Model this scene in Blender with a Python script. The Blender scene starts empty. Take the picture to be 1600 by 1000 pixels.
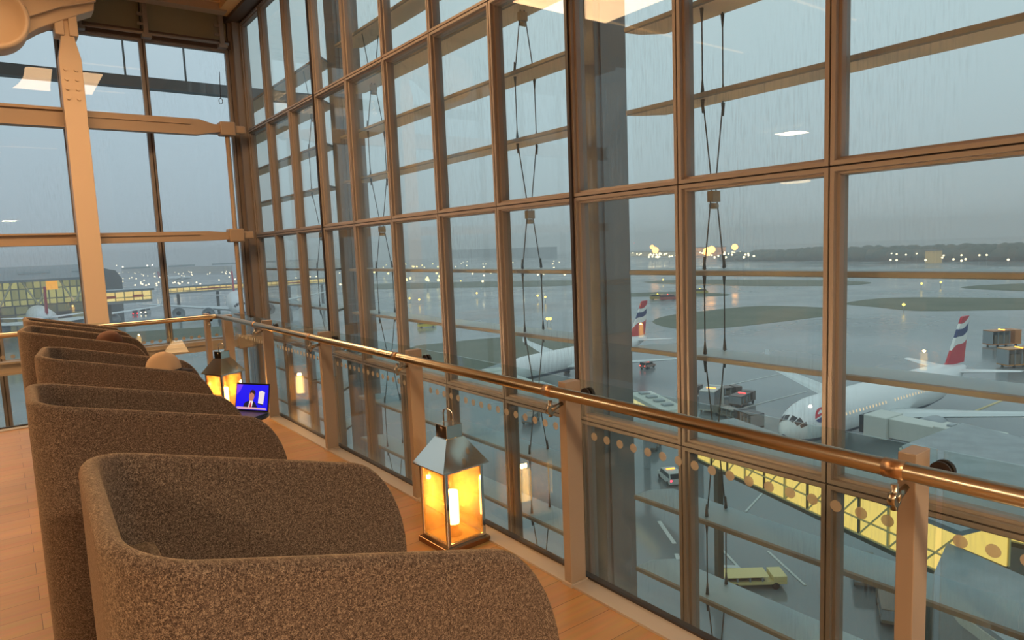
import bpy, bmesh, math, random
from mathutils import Vector, Matrix
random.seed(7)
C = bpy.context.scene.collection
SC = bpy.context.scene
PI = math.pi
# ------------------------------------------------------------------ camera
F_PX = 1058.75
YAW, PITCH, ROLL = 0.642828, 0.109015, -0.040955
EYE = 1.8                                  # floor is z = 0
def cam_axes():
    cy, sy, cp, sp = math.cos(YAW), math.sin(YAW), math.cos(PITCH), math.sin(PITCH)
    f = Vector((sy*cp, cy*cp, -sp)); r = Vector((cy, -sy, 0)); u = r.cross(f)
    cr, sr = math.cos(ROLL), math.sin(ROLL)
    return cr*r+sr*u, -sr*r+cr*u, f
CR, CU, CF = cam_axes()
cam_d = bpy.data.cameras.new('camera'); cam = bpy.data.objects.new('camera', cam_d); C.objects.link(cam)
cam_d.sensor_width = 36; cam_d.lens = F_PX/1600*36; cam_d.clip_start = 0.02; cam_d.clip_end = 6000
mw = Matrix(((CR.x, CU.x, -CF.x, 0), (CR.y, CU.y, -CF.y, 0), (CR.z, CU.z, -CF.z, EYE), (0, 0, 0, 1)))
cam.matrix_world = mw
SC.camera = cam
def ray(px, py): return CF*F_PX + CR*(px-800) - CU*(py-500)
def gp(px, py, z):                         # a place seen from the lounge, on the level z
    d = ray(px, py); t = (z-EYE)/d.z
    return Vector((d.x*t, d.y*t, z))
def xp(px, py, x):
    d = ray(px, py); t = x/d.x
    return Vector((x, d.y*t, EYE+d.z*t))
def yp(px, py, y):
    d = ray(px, py); t = y/d.y
    return Vector((d.x*t, y, EYE+d.z*t))
# ------------------------------------------------------------------ view, world, large lights
SC.view_settings.view_transform = 'Standard'; SC.view_settings.look = 'None'
SC.view_settings.exposure = 0.0; SC.view_settings.gamma = 1.0; SC.view_settings.use_curve_mapping = False
SC.cycles.transparent_max_bounces = 24
def lin(c):
    o = []
    for v in c:
        v = v/255.0
        o.append(v/12.92 if v <= .04045 else ((v+.055)/1.055)**2.4)
    return tuple(o)+(1.0,)
world = bpy.data.worlds.new('dusk_sky'); SC.world = world; world.use_nodes = True
wt = world.node_tree; wt.nodes.clear()
wo = wt.nodes.new('ShaderNodeOutputWorld'); wb = wt.nodes.new('ShaderNodeBackground')
wc = wt.nodes.new('ShaderNodeTexCoord'); ws = wt.nodes.new('ShaderNodeSeparateXYZ'); wr = wt.nodes.new('ShaderNodeValToRGB')
wn = wt.nodes.new('ShaderNodeTexNoise'); wn.inputs['Scale'].default_value = 2.2; wn.inputs['Detail'].default_value = 4
wm = wt.nodes.new('ShaderNodeMath'); wm.operation = 'MULTIPLY_ADD'; wm.inputs[1].default_value = .10
wt.links.new(wc.outputs['Generated'], ws.inputs[0]); wt.links.new(wc.outputs['Generated'], wn.inputs['Vector'])
wt.links.new(wn.outputs['Fac'], wm.inputs[0]); wt.links.new(ws.outputs['Z'], wm.inputs[2])
wt.links.new(wm.outputs[0], wr.inputs[0]); wt.links.new(wr.outputs[0], wb.inputs[0]); wt.links.new(wb.outputs[0], wo.inputs[0])
el = wr.color_ramp.elements
el[0].position = 0.03; el[0].color = lin((152, 166, 172))
el[1].position = 0.60; el[1].color = lin((190, 206, 212))
for pos, c in ((0.09, (156, 171, 178)), (0.22, (165, 183, 191)), (0.38, (176, 195, 202))):
    e = el.new(pos); e.color = lin(c)
wb.inputs[1].default_value = 1.34
def area_light(name, loc, rot, sx, sy, power, col, parent=None):
    d = bpy.data.lights.new(name, 'AREA'); d.shape = 'RECTANGLE'; d.size = sx; d.size_y = sy; d.energy = power; d.color = col
    o = bpy.data.objects.new(name, d); C.objects.link(o); o.location = loc; o.rotation_euler = rot
    if parent: o.parent = parent
    return o
WARM = (1.0, 0.72, 0.44)
LAMPS = [(-3.2, -2.4, 210), (-3.4, 3.4, 120), (-3.0, 8.2, 170), (0.6, -4.2, 520)]
for i, (x, y, e) in enumerate(LAMPS):
    area_light('lounge_downlight_glow', (x, y, 3.95), (0, 0, 0), .5, .5, e, WARM)
area_light('high_ceiling_glow', (.5, 11.2, 7.3), (0, 0, 0), 5, 3, 760, (1, .62, .32))
# ------------------------------------------------------------------ materials
MATS = {}
def mat(name, rgb, rough=.5, metal=0.0, emit=None, es=1.0, noise=None, bump=None, spec=None):
    if name in MATS: return MATS[name]
    m = bpy.data.materials.new(name); m.use_nodes = True; nt = m.node_tree; b = nt.nodes['Principled BSDF']
    b.inputs['Base Color'].default_value = lin(rgb); b.inputs['Roughness'].default_value = rough; b.inputs['Metallic'].default_value = metal
    if spec is not None: b.inputs['Specular IOR Level'].default_value = spec
    tc = nt.nodes.new('ShaderNodeTexCoord')
    if noise:
        rgb2, scale, det = noise
        n = nt.nodes.new('ShaderNodeTexNoise'); n.inputs['Scale'].default_value = scale; n.inputs['Detail'].default_value = det
        r = nt.nodes.new('ShaderNodeValToRGB'); r.color_ramp.elements[0].position = .38; r.color_ramp.elements[1].position = .64
        r.color_ramp.elements[0].color = lin(rgb); r.color_ramp.elements[1].color = lin(rgb2)
        nt.links.new(tc.outputs['Object'], n.inputs['Vector']); nt.links.new(n.outputs['Fac'], r.inputs[0]); nt.links.new(r.outputs[0], b.inputs['Base Color'])
    if bump:
        n2 = nt.nodes.new('ShaderNodeTexNoise'); n2.inputs['Scale'].default_value = bump[0]; n2.inputs['Detail'].default_value = 3
        bp = nt.nodes.new('ShaderNodeBump'); bp.inputs['Strength'].default_value = bump[1]; bp.inputs['Distance'].default_value = bump[2]
        nt.links.new(tc.outputs['Object'], n2.inputs['Vector']); nt.links.new(n2.outputs['Fac'], bp.inputs['Height']); nt.links.new(bp.outputs[0], b.inputs['Normal'])
    if emit:
        b.inputs['Emission Color'].default_value = lin(emit); b.inputs['Emission Strength'].default_value = es
    MATS[name] = m; return m
def glass_mat(name, tint, ior=1.45, rain=0.0, rough=0.0, gain=1.0):
    m = bpy.data.materials.new(name); m.use_nodes = True; nt = m.node_tree; nt.nodes.clear()
    o = nt.nodes.new('ShaderNodeOutputMaterial'); mx = nt.nodes.new('ShaderNodeMixShader')
    t = nt.nodes.new('ShaderNodeBsdfTransparent'); g = nt.nodes.new('ShaderNodeBsdfGlossy'); f = nt.nodes.new('ShaderNodeFresnel')
    t.inputs[0].default_value = tint+(1,); g.inputs['Roughness'].default_value = rough; f.inputs[0].default_value = ior
    mu = nt.nodes.new('ShaderNodeMath'); mu.operation = 'MULTIPLY'; mu.inputs[1].default_value = gain
    gm = nt.nodes.new('ShaderNodeNewGeometry'); iv = nt.nodes.new('ShaderNodeMath'); iv.operation = 'MULTIPLY_ADD'; iv.inputs[1].default_value = 1/ior-ior; iv.inputs[2].default_value = ior
    nt.links.new(gm.outputs['Backfacing'], iv.inputs[0]); nt.links.new(iv.outputs[0], f.inputs[0])
    nt.links.new(f.outputs[0], mu.inputs[0]); nt.links.new(mu.outputs[0], mx.inputs[0])
    src = t.outputs[0]
    if rain > 0:
        tc = nt.nodes.new('ShaderNodeTexCoord'); mp = nt.nodes.new('ShaderNodeMapping'); mp.inputs['Scale'].default_value = (55, 55, 5)
        n = nt.nodes.new('ShaderNodeTexNoise'); n.inputs['Scale'].default_value = 1.0; n.inputs['Detail'].default_value = 3
        mp2 = nt.nodes.new('ShaderNodeMapping'); mp2.inputs['Scale'].default_value = (.9, .9, .45)
        n2 = nt.nodes.new('ShaderNodeTexNoise'); n2.inputs['Scale'].default_value = 1.0; n2.inputs['Detail'].default_value = 2
        r = nt.nodes.new('ShaderNodeValToRGB'); r.color_ramp.elements[0].position = .5; r.color_ramp.elements[1].position = .78
        r2 = nt.nodes.new('ShaderNodeValToRGB'); r2.color_ramp.elements[0].position = .40; r2.color_ramp.elements[1].position = .70
        m1 = nt.nodes.new('ShaderNodeMath'); m1.operation = 'MULTIPLY'; m2 = nt.nodes.new('ShaderNodeMath'); m2.operation = 'MULTIPLY'; m2.inputs[1].default_value = rain
        ad = nt.nodes.new('ShaderNodeMath'); ad.operation = 'ADD'; ad.inputs[1].default_value = rain*.13
        tr = nt.nodes.new('ShaderNodeBsdfTranslucent'); tr.inputs[0].default_value = lin((226, 234, 236)); ms = nt.nodes.new('ShaderNodeMixShader')
        L = nt.links.new
        L(tc.outputs['Object'], mp.inputs[0]); L(mp.outputs[0], n.inputs['Vector']); L(tc.outputs['Object'], mp2.inputs[0]); L(mp2.outputs[0], n2.inputs['Vector'])
        L(n.outputs['Fac'], r.inputs[0]); L(n2.outputs['Fac'], r2.inputs[0]); L(r.outputs[0], m1.inputs[0]); L(r2.outputs[0], m1.inputs[1]); L(m1.outputs[0], m2.inputs[0]); L(m2.outputs[0], ad.inputs[0])
        L(ad.outputs[0], ms.inputs[0]); L(t.outputs[0], ms.inputs[1]); L(tr.outputs[0], ms.inputs[2]); src = ms.outputs[0]
    nt.links.new(src, mx.inputs[1]); nt.links.new(g.outputs[0], mx.inputs[2]); nt.links.new(mx.outputs[0], o.inputs[0])
    return m
G_SIDE = glass_mat('rainy_window_glass', (.95, .975, .955), 1.5, rain=.22, gain=.8)
G_END = glass_mat('end_window_glass', (.95, .965, .975), 1.45, rain=.10, gain=.8)
G_RAIL = glass_mat('balustrade_glass', (.93, .965, .95), 1.45)
G_LANT = glass_mat('lantern_glass', (.98, .93, .82), 1.4)
_nt = G_LANT.node_tree; _t = [n for n in _nt.nodes if n.type == 'BSDF_TRANSPARENT'][0]; _mx = [n for n in _nt.nodes if n.type == 'MIX_SHADER'][0]
_tr = _nt.nodes.new('ShaderNodeBsdfTranslucent'); _tr.inputs[0].default_value = lin((255, 196, 120)); _m2 = _nt.nodes.new('ShaderNodeMixShader'); _m2.inputs[0].default_value = .20
_nt.links.new(_t.outputs[0], _m2.inputs[1]); _nt.links.new(_tr.outputs[0], _m2.inputs[2]); _nt.links.new(_m2.outputs[0], _mx.inputs[1])
BROWN = mat('bronze_frame', (138, 126, 117), .45, .1)
DARK = mat('dark_gasket', (42, 34, 32), .5)
def felt_mat(name, ca, cb, cc):
    m = bpy.data.materials.new(name); m.use_nodes = True; nt = m.node_tree; b = nt.nodes['Principled BSDF']
    b.inputs['Roughness'].default_value = .95; b.inputs['Specular IOR Level'].default_value = .15
    b.inputs['Sheen Weight'].default_value = .35; b.inputs['Sheen Tint'].default_value = lin((220, 190, 150))
    tc = nt.nodes.new('ShaderNodeTexCoord'); n = nt.nodes.new('ShaderNodeTexNoise'); n.inputs['Scale'].default_value = 330; n.inputs['Detail'].default_value = 2.5
    n.inputs['Distortion'].default_value = 1.2
    n2 = nt.nodes.new('ShaderNodeTexNoise'); n2.inputs['Scale'].default_value = 110; n2.inputs['Detail'].default_value = 2
    ad = nt.nodes.new('ShaderNodeMath'); ad.operation = 'MULTIPLY_ADD'; ad.inputs[1].default_value = .3; sb = nt.nodes.new('ShaderNodeMath'); sb.operation = 'SUBTRACT'; sb.inputs[1].default_value = .15
    r = nt.nodes.new('ShaderNodeValToRGB'); e = r.color_ramp.elements
    e[0].position = .36; e[0].color = lin(ca); e[1].position = .70; e[1].color = lin(cc); k = e.new(.5); k.color = lin(cb)
    bp = nt.nodes.new('ShaderNodeBump'); bp.inputs['Strength'].default_value = .35; bp.inputs['Distance'].default_value = .003
    L = nt.links.new
    L(tc.outputs['Object'], n.inputs['Vector']); L(tc.outputs['Object'], n2.inputs['Vector']); L(n2.outputs['Fac'], ad.inputs[0]); L(n.outputs['Fac'], ad.inputs[2])
    L(ad.outputs[0], sb.inputs[0]); L(sb.outputs[0], r.inputs[0]); L(r.outputs[0], b.inputs['Base Color']); L(n.outputs['Fac'], bp.inputs['Height']); L(bp.outputs[0], b.inputs['Normal'])
    return m
FELT = felt_mat('wool_felt', (52, 43, 39), (90, 76, 67), (150, 133, 114))
def wood_mat():
    m = bpy.data.materials.new('oak_floorboards'); m.use_nodes = True; nt = m.node_tree; b = nt.nodes['Principled BSDF']
    b.inputs['Roughness'].default_value = .33
    tc = nt.nodes.new('ShaderNodeTexCoord'); mp = nt.nodes.new('ShaderNodeMapping')
    br = nt.nodes.new('ShaderNodeTexBrick'); br.inputs['Scale'].default_value = 1; br.inputs['Brick Width'].default_value = 1.8; br.inputs['Row Height'].default_value = .19
    br.inputs['Mortar Size'].default_value = .0016; br.inputs['Color1'].default_value = lin((176, 132, 84)); br.inputs['Color2'].default_value = lin((192, 148, 98)); br.inputs['Mortar'].default_value = lin((96, 62, 36))
    n = nt.nodes.new('ShaderNodeTexNoise'); mp2 = nt.nodes.new('ShaderNodeMapping'); mp2.inputs['Scale'].default_value = (1.5, 22, 22); n.inputs['Scale'].default_value = 1.4; n.inputs['Detail'].default_value = 5
    mx = nt.nodes.new('ShaderNodeMix'); mx.data_type = 'RGBA'; mx.blend_type = 'MULTIPLY'; mx.inputs[0].default_value = .45
    L = nt.links.new
    L(tc.outputs['Object'], mp.inputs[0]); L(mp.outputs[0], br.inputs['Vector']); L(tc.outputs['Object'], mp2.inputs[0]); L(mp2.outputs[0], n.inputs['Vector'])
    L(br.outputs['Color'], mx.inputs[6]); L(n.outputs['Color'], mx.inputs[7]); L(mx.outputs[2], b.inputs['Base Color'])
    return m
WOOD = wood_mat()
CHROME = mat('polished_steel', (205, 200, 190), .08, 1.0)
STEEL = mat('brushed_steel', (166, 156, 138), .28, 1.0)
POSTM = mat('beige_painted_steel', (156, 138, 120), .45, .1)
KERB = mat('satin_metal_kerb', (186, 174, 160), .38, .3)
WHITE_STEEL = mat('white_painted_steel', (222, 196, 166), .5)
TAUPE = mat('taupe_painted_steel', (176, 152, 128), .5)
BLADE = mat('louvre_aluminium', (150, 172, 182), .45, .1)
COLM = mat('dark_grey_cladding', (122, 114, 106), .6)
# ------------------------------------------------------------------ mesh helpers
class MB:
    def __init__(s): s.v = []; s.f = []; s.m = []; s.sm = []
    def add(s, vs, fs, mi=0, smooth=False):
        o = len(s.v); s.v += [tuple(v) for v in vs]
        for f in fs: s.f.append([i+o for i in f]); s.m.append(mi); s.sm.append(smooth)
        return s
    def box(s, x0, x1, y0, y1, z0, z1, mi=0, M=None):
        vs = [Vector((x, y, z)) for z in (z0, z1) for y in (y0, y1) for x in (x0, x1)]
        if M: vs = [M @ v for v in vs]
        return s.add(vs, [(0, 2, 3, 1), (4, 5, 7, 6), (0, 1, 5, 4), (2, 6, 7, 3), (0, 4, 6, 2), (1, 3, 7, 5)], mi)
    def tube(s, pts, r, n=12, mi=0, cap=True, closed=False):
        pts = [Vector(p) for p in pts]; N = len(pts); rs = r if isinstance(r, (list, tuple)) else [r]*N
        rings = []; prev = None
        for i, p in enumerate(pts):
            a = pts[i-1] if (i > 0 or closed) else pts[i]; b = pts[(i+1) % N] if (i < N-1 or closed) else pts[i]
            t = (b-a).normalized()
            if prev is None:
                up = Vector((0, 0, 1)) if abs(t.z) < .9 else Vector((1, 0, 0)); u = t.cross(up).normalized()
            else: u = (prev - t*prev.dot(t)).normalized()
            prev = u; w = t.cross(u)
            rings.append([p+(u*math.cos(2*PI*k/n)+w*math.sin(2*PI*k/n))*rs[i] for k in range(n)])
        vs = [v for g in rings for v in g]; fs = []
        for i in range(N if closed else N-1):
            for k in range(n):
                a = i*n+k; b = i*n+(k+1) % n; j = ((i+1) % N)*n
                fs.append((a, b, j+(k+1) % n, j+k))
        s.add(vs, fs, mi, True)
        if cap and not closed:
            o = len(s.v)-len(vs); s.f.append([o+k for k in range(n)][::-1]); s.m.append(mi); s.sm.append(False)
            s.f.append([o+(N-1)*n+k for k in range(n)]); s.m.append(mi); s.sm.append(False)
        return s
    def lathe(s, prof, n=24, c=(0, 0, 0), mi=0, M=None, smooth=True):
        vs = []
        for r, z in prof:
            for k in range(n):
                v = Vector((c[0]+r*math.cos(2*PI*k/n), c[1]+r*math.sin(2*PI*k/n), c[2]+z)); vs.append(M @ v if M else v)
        fs = [(i*n+k, i*n+(k+1) % n, (i+1)*n+(k+1) % n, (i+1)*n+k) for i in range(len(prof)-1) for k in range(n)]
        s.add(vs, fs, mi, smooth)
        o = len(s.v)-len(vs)
        if prof[0][0] > 1e-4: s.f.append([o+k for k in range(n)][::-1]); s.m.append(mi); s.sm.append(False)
        if prof[-1][0] > 1e-4: s.f.append([o+(len(prof)-1)*n+k for k in range(n)]); s.m.append(mi); s.sm.append(False)
        return s
    def prism(s, poly, axis, a0, a1, mi=0, M=None):   # poly of 2-D points, swept along an axis
        def mk(p, a):
            v = {'x': (a, p[0], p[1]), 'y': (p[0], a, p[1]), 'z': (p[0], p[1], a)}[axis]; v = Vector(v); return M @ v if M else v
        n = len(poly); vs = [mk(p, a0) for p in poly]+[mk(p, a1) for p in poly]
        fs = [tuple(range(n))[::-1], tuple(range(n, 2*n))]+[(i, (i+1) % n, n+(i+1) % n, n+i) for i in range(n)]
        return s.add(vs, fs, mi)
    def bar(s, a, b, w, h, mi=0):
        a = Vector(a); b = Vector(b); t = (b-a).normalized(); up = Vector((0, 0, 1)) if abs(t.z) < .95 else Vector((1, 0, 0))
        u = t.cross(up).normalized()*w/2; q = u.cross(t).normalized()*h/2
        vs = [p+du+dq for p in (a, b) for du, dq in ((-u, -q), (u, -q), (u, q), (-u, q))]
        return s.add(vs, [(3, 2, 1, 0), (4, 5, 6, 7), (0, 1, 5, 4), (1, 2, 6, 5), (2, 3, 7, 6), (3, 0, 4, 7)], mi)
    def build(s, name, mats, parent=None, loc=None, bevel=0, fixn=True):
        me = bpy.data.meshes.new(name); me.from_pydata(s.v, [], s.f)
        if not isinstance(mats, (list, tuple)): mats = [mats]
        for m in mats: me.materials.append(m)
        for p, mi, sm in zip(me.polygons, s.m, s.sm): p.material_index = mi; p.use_smooth = sm
        if fixn:
            bm = bmesh.new(); bm.from_mesh(me); bmesh.ops.recalc_face_normals(bm, faces=bm.faces); bm.to_mesh(me); bm.free()
        o = bpy.data.objects.new(name, me); C.objects.link(o)
        if parent: o.parent = parent
        if loc: o.location = loc
        if bevel:
            md = o.modifiers.new('bevel', 'BEVEL'); md.width = bevel; md.segments = 2; md.limit_method = 'ANGLE'; md.angle_limit = math.radians(40)
        return o
def tag(o, label, cat, group=None, kind=None):
    if label: o['label'] = label
    if cat: o['category'] = cat
    if group: o['group'] = group
    if kind: o['kind'] = kind
    return o
def struct(o, label=None, cat=None): o['kind'] = 'structure'; return tag(o, label, cat)
def empty(name, loc=(0, 0, 0), rz=0): 
    o = bpy.data.objects.new(name, None); C.objects.link(o); o.location = loc; o.rotation_euler = (0, 0, rz); o.empty_display_size = .1; return o
CH = {}
def kids(o): return [c for c in bpy.data.objects if c.parent == o]
def copy_tree(o, parent=None):
    c = o.copy(); C.objects.link(c)
    if parent: c.parent = parent
    for k in kids(o): copy_tree(k, c)
    return c
# ------------------------------------------------------------------ room shell
FX, FY = 5.36, 18.06
Z0 = 1.8
struct(MB().box(-9, 2.24, -9, 9.19, -.30, 0).build('floor', WOOD), 'warm oak floorboards running towards the glass wall', 'floor')
struct(MB().box(2.24, 2.375, -9, 9.325, -.30, .012).build('trim_1', KERB), 'beige metal kerb under the long balustrade', 'trim')
struct(MB().box(-9, 2.24, 9.19, 9.325, -.30, .012).build('trim_2', KERB), 'beige metal kerb under the end balustrade', 'trim')
struct(MB().box(2.352, 2.392, -9, 9.34, .012, .024).build('trim_3', DARK), 'black gasket along the foot of the long balustrade', 'trim')
struct(MB().box(-9, 2.352, 9.302, 9.342, .012, .024).build('trim_4', DARK), 'black gasket along the foot of the end balustrade', 'trim')
struct(MB().box(-9, 2.36, -9, 9.3, -.62, -.30).build('trim_5', mat('slab_edge', (150, 140, 128), .7)), 'painted edge of the floor slab', 'trim')
WALLW = mat('warm_plaster', (206, 172, 132), .8)
struct(MB().box(-9.2, -9, -9, 18.3, -5, 8.3).build('wall_left', WALLW), 'plain plaster wall on the far side of the lounge', 'wall')
struct(MB().box(-9.2, 5.6, -9.2, -9, -5, 8.3).build('wall_back', WALLW), 'plain plaster wall behind the lounge', 'wall')
CEIL = mat('ceiling_panels', (206, 170, 124), .75)
struct(MB().box(-9.2, 5.0, -9.2, 17.3, 7.9, 8.15).build('ceiling', CEIL), 'high warm lit ceiling over the lounge', 'ceiling')
# lower lounge floor at the bottom of the void
struct(MB().box(-9, 5.3, -9, 18.0, -5.2, -5.0).build('floor.001', mat('lower_floor', (120, 112, 100), .5)), 'lower storey floor beneath the void', 'floor')
def unit_frame(name, axis, a0, a1, z0, z1, depth0, matg, idx, sgn=1):
    """a glazed unit: stepped frame + pane. axis 'x': plane normal x (side wall); 'y': plane normal y (end wall)"""
    g = .007; prof = [(g, .17), (g, 0), (.042, 0), (.046, .012), (.046, .04), (.066, .045), (.070, .055), (.070, .17)]
    mb = MB(); vs = []; n = len(prof)
    for ins, d in prof:
        for (a, z) in ((a0+ins, z0+ins), (a1-ins, z0+ins), (a1-ins, z1-ins), (a0+ins, z1-ins)):
            vs.append((depth0+d, a, z) if axis == 'x' else (a, depth0+d, z))
    fs = []
    for i in range(n):
        j = (i+1) % n
        for k in range(4): fs.append((i*4+k, i*4+(k+1) % 4, j*4+(k+1) % 4, j*4+k))
    mb.add(vs, fs)
    root = empty('window_%d' % idx, ((depth0, (a0+a1)/2, z0) if axis == 'x' else ((a0+a1)/2, depth0, z0)))
    struct(root)
    fr = mb.build('window_frame', BROWN); fr.parent = root; fr.matrix_parent_inverse = root.matrix_basis.inverted()
    p = .071; gd = depth0+.11
    pb = MB()
    if axis == 'x': pb.box(gd, gd+.012, a0+p, a1-p, z0+p, z1-p)
    else: pb.box(a0+p, a1-p, gd, gd+.012, z0+p, z1-p)
    pn = pb.build('window_pane', matg); pn.parent = root; pn.matrix_parent_inverse = root.matrix_basis.inverted()
    return root
ZR = [-4.67, -2.07, .52, 3.12, 5.72]      # unit levels relative to the eye
ZL = [z+Z0 for z in ZR]
YM = [2.825+1.5*k for k in range(-6, 11)]  # mullion joints of the side wall, last 17.825
wi = 1; ti = 6
rown = ['lowest', 'lower middle', 'middle', 'top']
for i in range(len(YM)-1):
    for r in range(4):
        w = unit_frame('w', 'x', YM[i], YM[i+1], ZL[r], ZL[r+1], FX-.055, G_SIDE, wi); wi += 1
for i, y in enumerate(YM):
    wide = abs(y-5.825) < .01 or abs(y-13.325) < .01
    struct(MB().box(FX-.03 if not wide else FX-.085, FX+.14, y-.0075 if not wide else y-.012, y+.0075 if not wide else y+.03, ZL[0], ZL[4]+.2).build('trim_%d' % ti, DARK)); ti += 1
for z in ZL:
    struct(MB().box(FX-.03, FX+.14, YM[0], 17.95, z-.0075, z+.0075).build('trim_%d' % ti, DARK)); ti += 1
# corner and end wall
struct(MB().box(FX-.22, FX+.12, 17.83, 18.25, ZL[0], ZL[4]+.3).box(FX-.30, FX-.22, 17.98, 18.2, ZL[0], ZL[4]+.3).build('wall_corner_post', BROWN), 'brown corner post where the two glass walls meet', 'wall')
XM = [5.06, 3.15, 1.5, -.15, -1.8, -3.45, -5.1, -6.75]
ZE = [z+Z0 for z in (-4.67, -2.07, .52, 3.12, 5.12)]
for i in range(len(XM)-1):
    for r in range(4):
        unit_frame('w', 'y', XM[i+1], XM[i], ZE[r], ZE[r+1], FY-.05, G_END, wi); wi += 1
for x in XM:
    struct(MB().box(x-.012, x+.012, FY-.06, FY+.14, ZE[0], ZE[4]+.9).build('trim_%d' % ti, DARK)); ti += 1
struct(MB().box(-6.75, 5.1, FY-.10, FY+.16, 5.10+Z0, 5.30+Z0).build('trim_%d' % ti, mat('dark_bronze', (92, 74, 62), .45, .2)), 'dark bronze transom along the head of the end glazing', 'trim'); ti += 1
SPAN = mat('opal_spandrel', (150, 146, 124), .4)
for i in range(len(XM)-1):
    struct(MB().box(XM[i+1]+.003, XM[i]-.003, FY, FY+.04, 5.30+Z0, 6.0+Z0).build('wall_spandrel_%d' % (i+1), SPAN), 'opaque grey-green spandrel above the end glazing', 'wall')
struct(MB().box(FX-.35, FX+.2, -6, 18.2, ZL[4]+.02, ZL[4]+.30).build('trim_%d' % ti, mat('dark_bronze', (92, 74, 62), .45, .2)), 'dark bronze head of the side glazing', 'trim'); ti += 1
struct(MB().box(FX-.62, FX-.30, -6, 17.75, ZL[4]+.10, ZL[4]+.36).build('trim_%d' % ti, mat('warm_fascia', (226, 180, 120), .7)), 'warm lit ceiling fascia along the side glazing', 'trim'); ti += 1
struct(MB().box(-7, 5.0, 17.2, 18.3, 7.75, 7.9).build('ceiling_soffit', CEIL), 'ceiling soffit over the end wall', 'ceiling')
# ------------------------------------------------------------------ end wall steel
def tapered_beam(x0, x1, zc, h0, h1, y, d, mb):
    pts = [(x0, zc-h0/2), (x1-.55, zc-h0/2), (x1-.18, zc-h1/2-.02), (x1, zc-h1/2), (x1, zc+h1/2), (x1-.18, zc+h1/2), (x1-.5, zc+h0/2), (x0, zc+h0/2)]
    mb.prism(pts, 'y', y-d/2, y+d/2)
    mb.prism([(x0, zc+h0*.12), (x1-.7, zc+h0*.12), (x1-.7, zc+h0*.2), (x0, zc+h0*.2)], 'y', y-d/2-.03, y-d/2)
    return mb
YB = 17.35; kB = YB/18.06
for nm, zc, h, lab in (('wall_beam', 3.177*kB, .37*kB, 'upper taupe wind beam across the end wall, right of the pale column'),
                  ('wall_beam', .548*kB, .235*kB, 'middle taupe wind beam across the end wall, right of the pale column'),
                  ('wall_beam', -2.17*kB, .25*kB, 'lowest taupe wind beam across the end wall')):
    b = empty('wind_beam', (0, 0, 0))
    tag(b, lab, 'beam')
    tapered_beam(1.6, 4.55, zc+Z0, h, .17, YB, .22, MB()).build('beam_web', TAUPE, b)
    MB().box(4.50, 4.85, YB-.16, YB+.16, zc+Z0-.16, zc+Z0+.16).box(4.85, 5.1, YB-.09, YB+.09, zc+Z0-.09, zc+Z0+.09).build('end_clamp', TAUPE, b, bevel=.03)
    l = {3: 'upper taupe wind beam across the end wall, left of the pale column'}
    b2 = empty('wind_beam', (0, 0, 0)); tag(b2, lab.replace('right of', 'left of') if 'right of' in lab else lab+', left of the pale column', 'beam')
    MB().box(-6.5, 1.4, YB-.10, YB+.12, zc+Z0-h*.56, zc+Z0+h*.56).build('beam_web', TAUPE, b2)
    MB().box(-6.5, 1.4, YB-.17, YB-.10, zc+Z0-h*.56, zc+Z0-h*.40).box(-6.5, 1.4, YB-.17, YB-.10, zc+Z0+h*.40, zc+Z0+h*.56).build('flange', TAUPE, b2)
tag(b, 'lowest taupe wind beam across the end wall, right of the pale column', 'beam')
hp = MB().tube([(4.68, YB, -5), (4.68, YB, -1.2), (4.68, YB, 1.8), (4.68, YB, 3.12*kB+Z0)], .055, 10).build('hanger_post', TAUPE)
tag(hp, 'slender brown vertical hanger beside the glass corner', 'post')
# pale main column with bolted neck
yc = 16.9; kc = yc/16.5
cl = empty('steel_column', (1.52, yc, -5)); tag(cl, 'pale orange-lit steel column in front of the end glazing', 'column')
def col_sec(z, w, d): return [(1.535*kc-w/2, yc-d/2, z), (1.535*kc+w/2, yc-d/2, z), (1.535*kc+w/2, yc+d/2, z), (1.535*kc-w/2, yc+d/2, z)]
secs = [(-5, .40, .34), (5.05, .40, .34), (5.95, .40, .34), (6.35, .24, .30), (6.75, .24, .30)]
mb = MB(); vs = []
for z, w, d in secs: vs += col_sec(z, w, d)
fs = [(i*4+k, i*4+(k+1) % 4, (i+1)*4+(k+1) % 4, (i+1)*4+k) for i in range(len(secs)-1) for k in range(4)]+[(3, 2, 1, 0), tuple(range(16, 20))]
mb.add(vs, fs); o = mb.build('shaft', WHITE_STEEL, cl, bevel=.01); o.matrix_parent_inverse = Matrix.Translation(Vector((1.52, yc, -5))).inverted()
def inv_parent(o, p): o.parent = p; o.matrix_parent_inverse = p.matrix_basis.inverted(); return o
inv_parent(MB().box(1.36, 1.52, yc-.22, yc+.22, 6.40, 6.98).box(1.60, 1.76, yc-.22, yc+.22, 6.40, 6.98).build('fork_plate', WHITE_STEEL, bevel=.015), cl)
for i in range(4):
    for s in (-1, 1):
        inv_parent(MB().tube([(1.56+s*.09, yc-.21, 5.16+i*.19), (1.56+s*.09, yc-.165, 5.16+i*.19)], .035, 8).build('bolt', WHITE_STEEL), cl)
arm = empty('roof_arm', (0, yc, 6.5)); tag(arm, 'big pale tapering steel roof arm above the column at upper left', 'roof arm')
pp = [yp(q[0], q[1], yc-.25) for q in ((147, -60), (147, 16), (100, 30), (60, 44), (27, 62), (-8, 62), (-60, 60), (-60, -60))]
inv_parent(MB().prism([(v.x, v.z) for v in pp], 'y', yc-.25, yc+.25).build('arm_web', WHITE_STEEL, bevel=.02), arm)
pp = [yp(q[0], q[1], yc-.42) for q in ((150, -45), (150, 2), (95, 10), (45, 26), (20, 30), (-50, 10), (-50, -60))]
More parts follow.
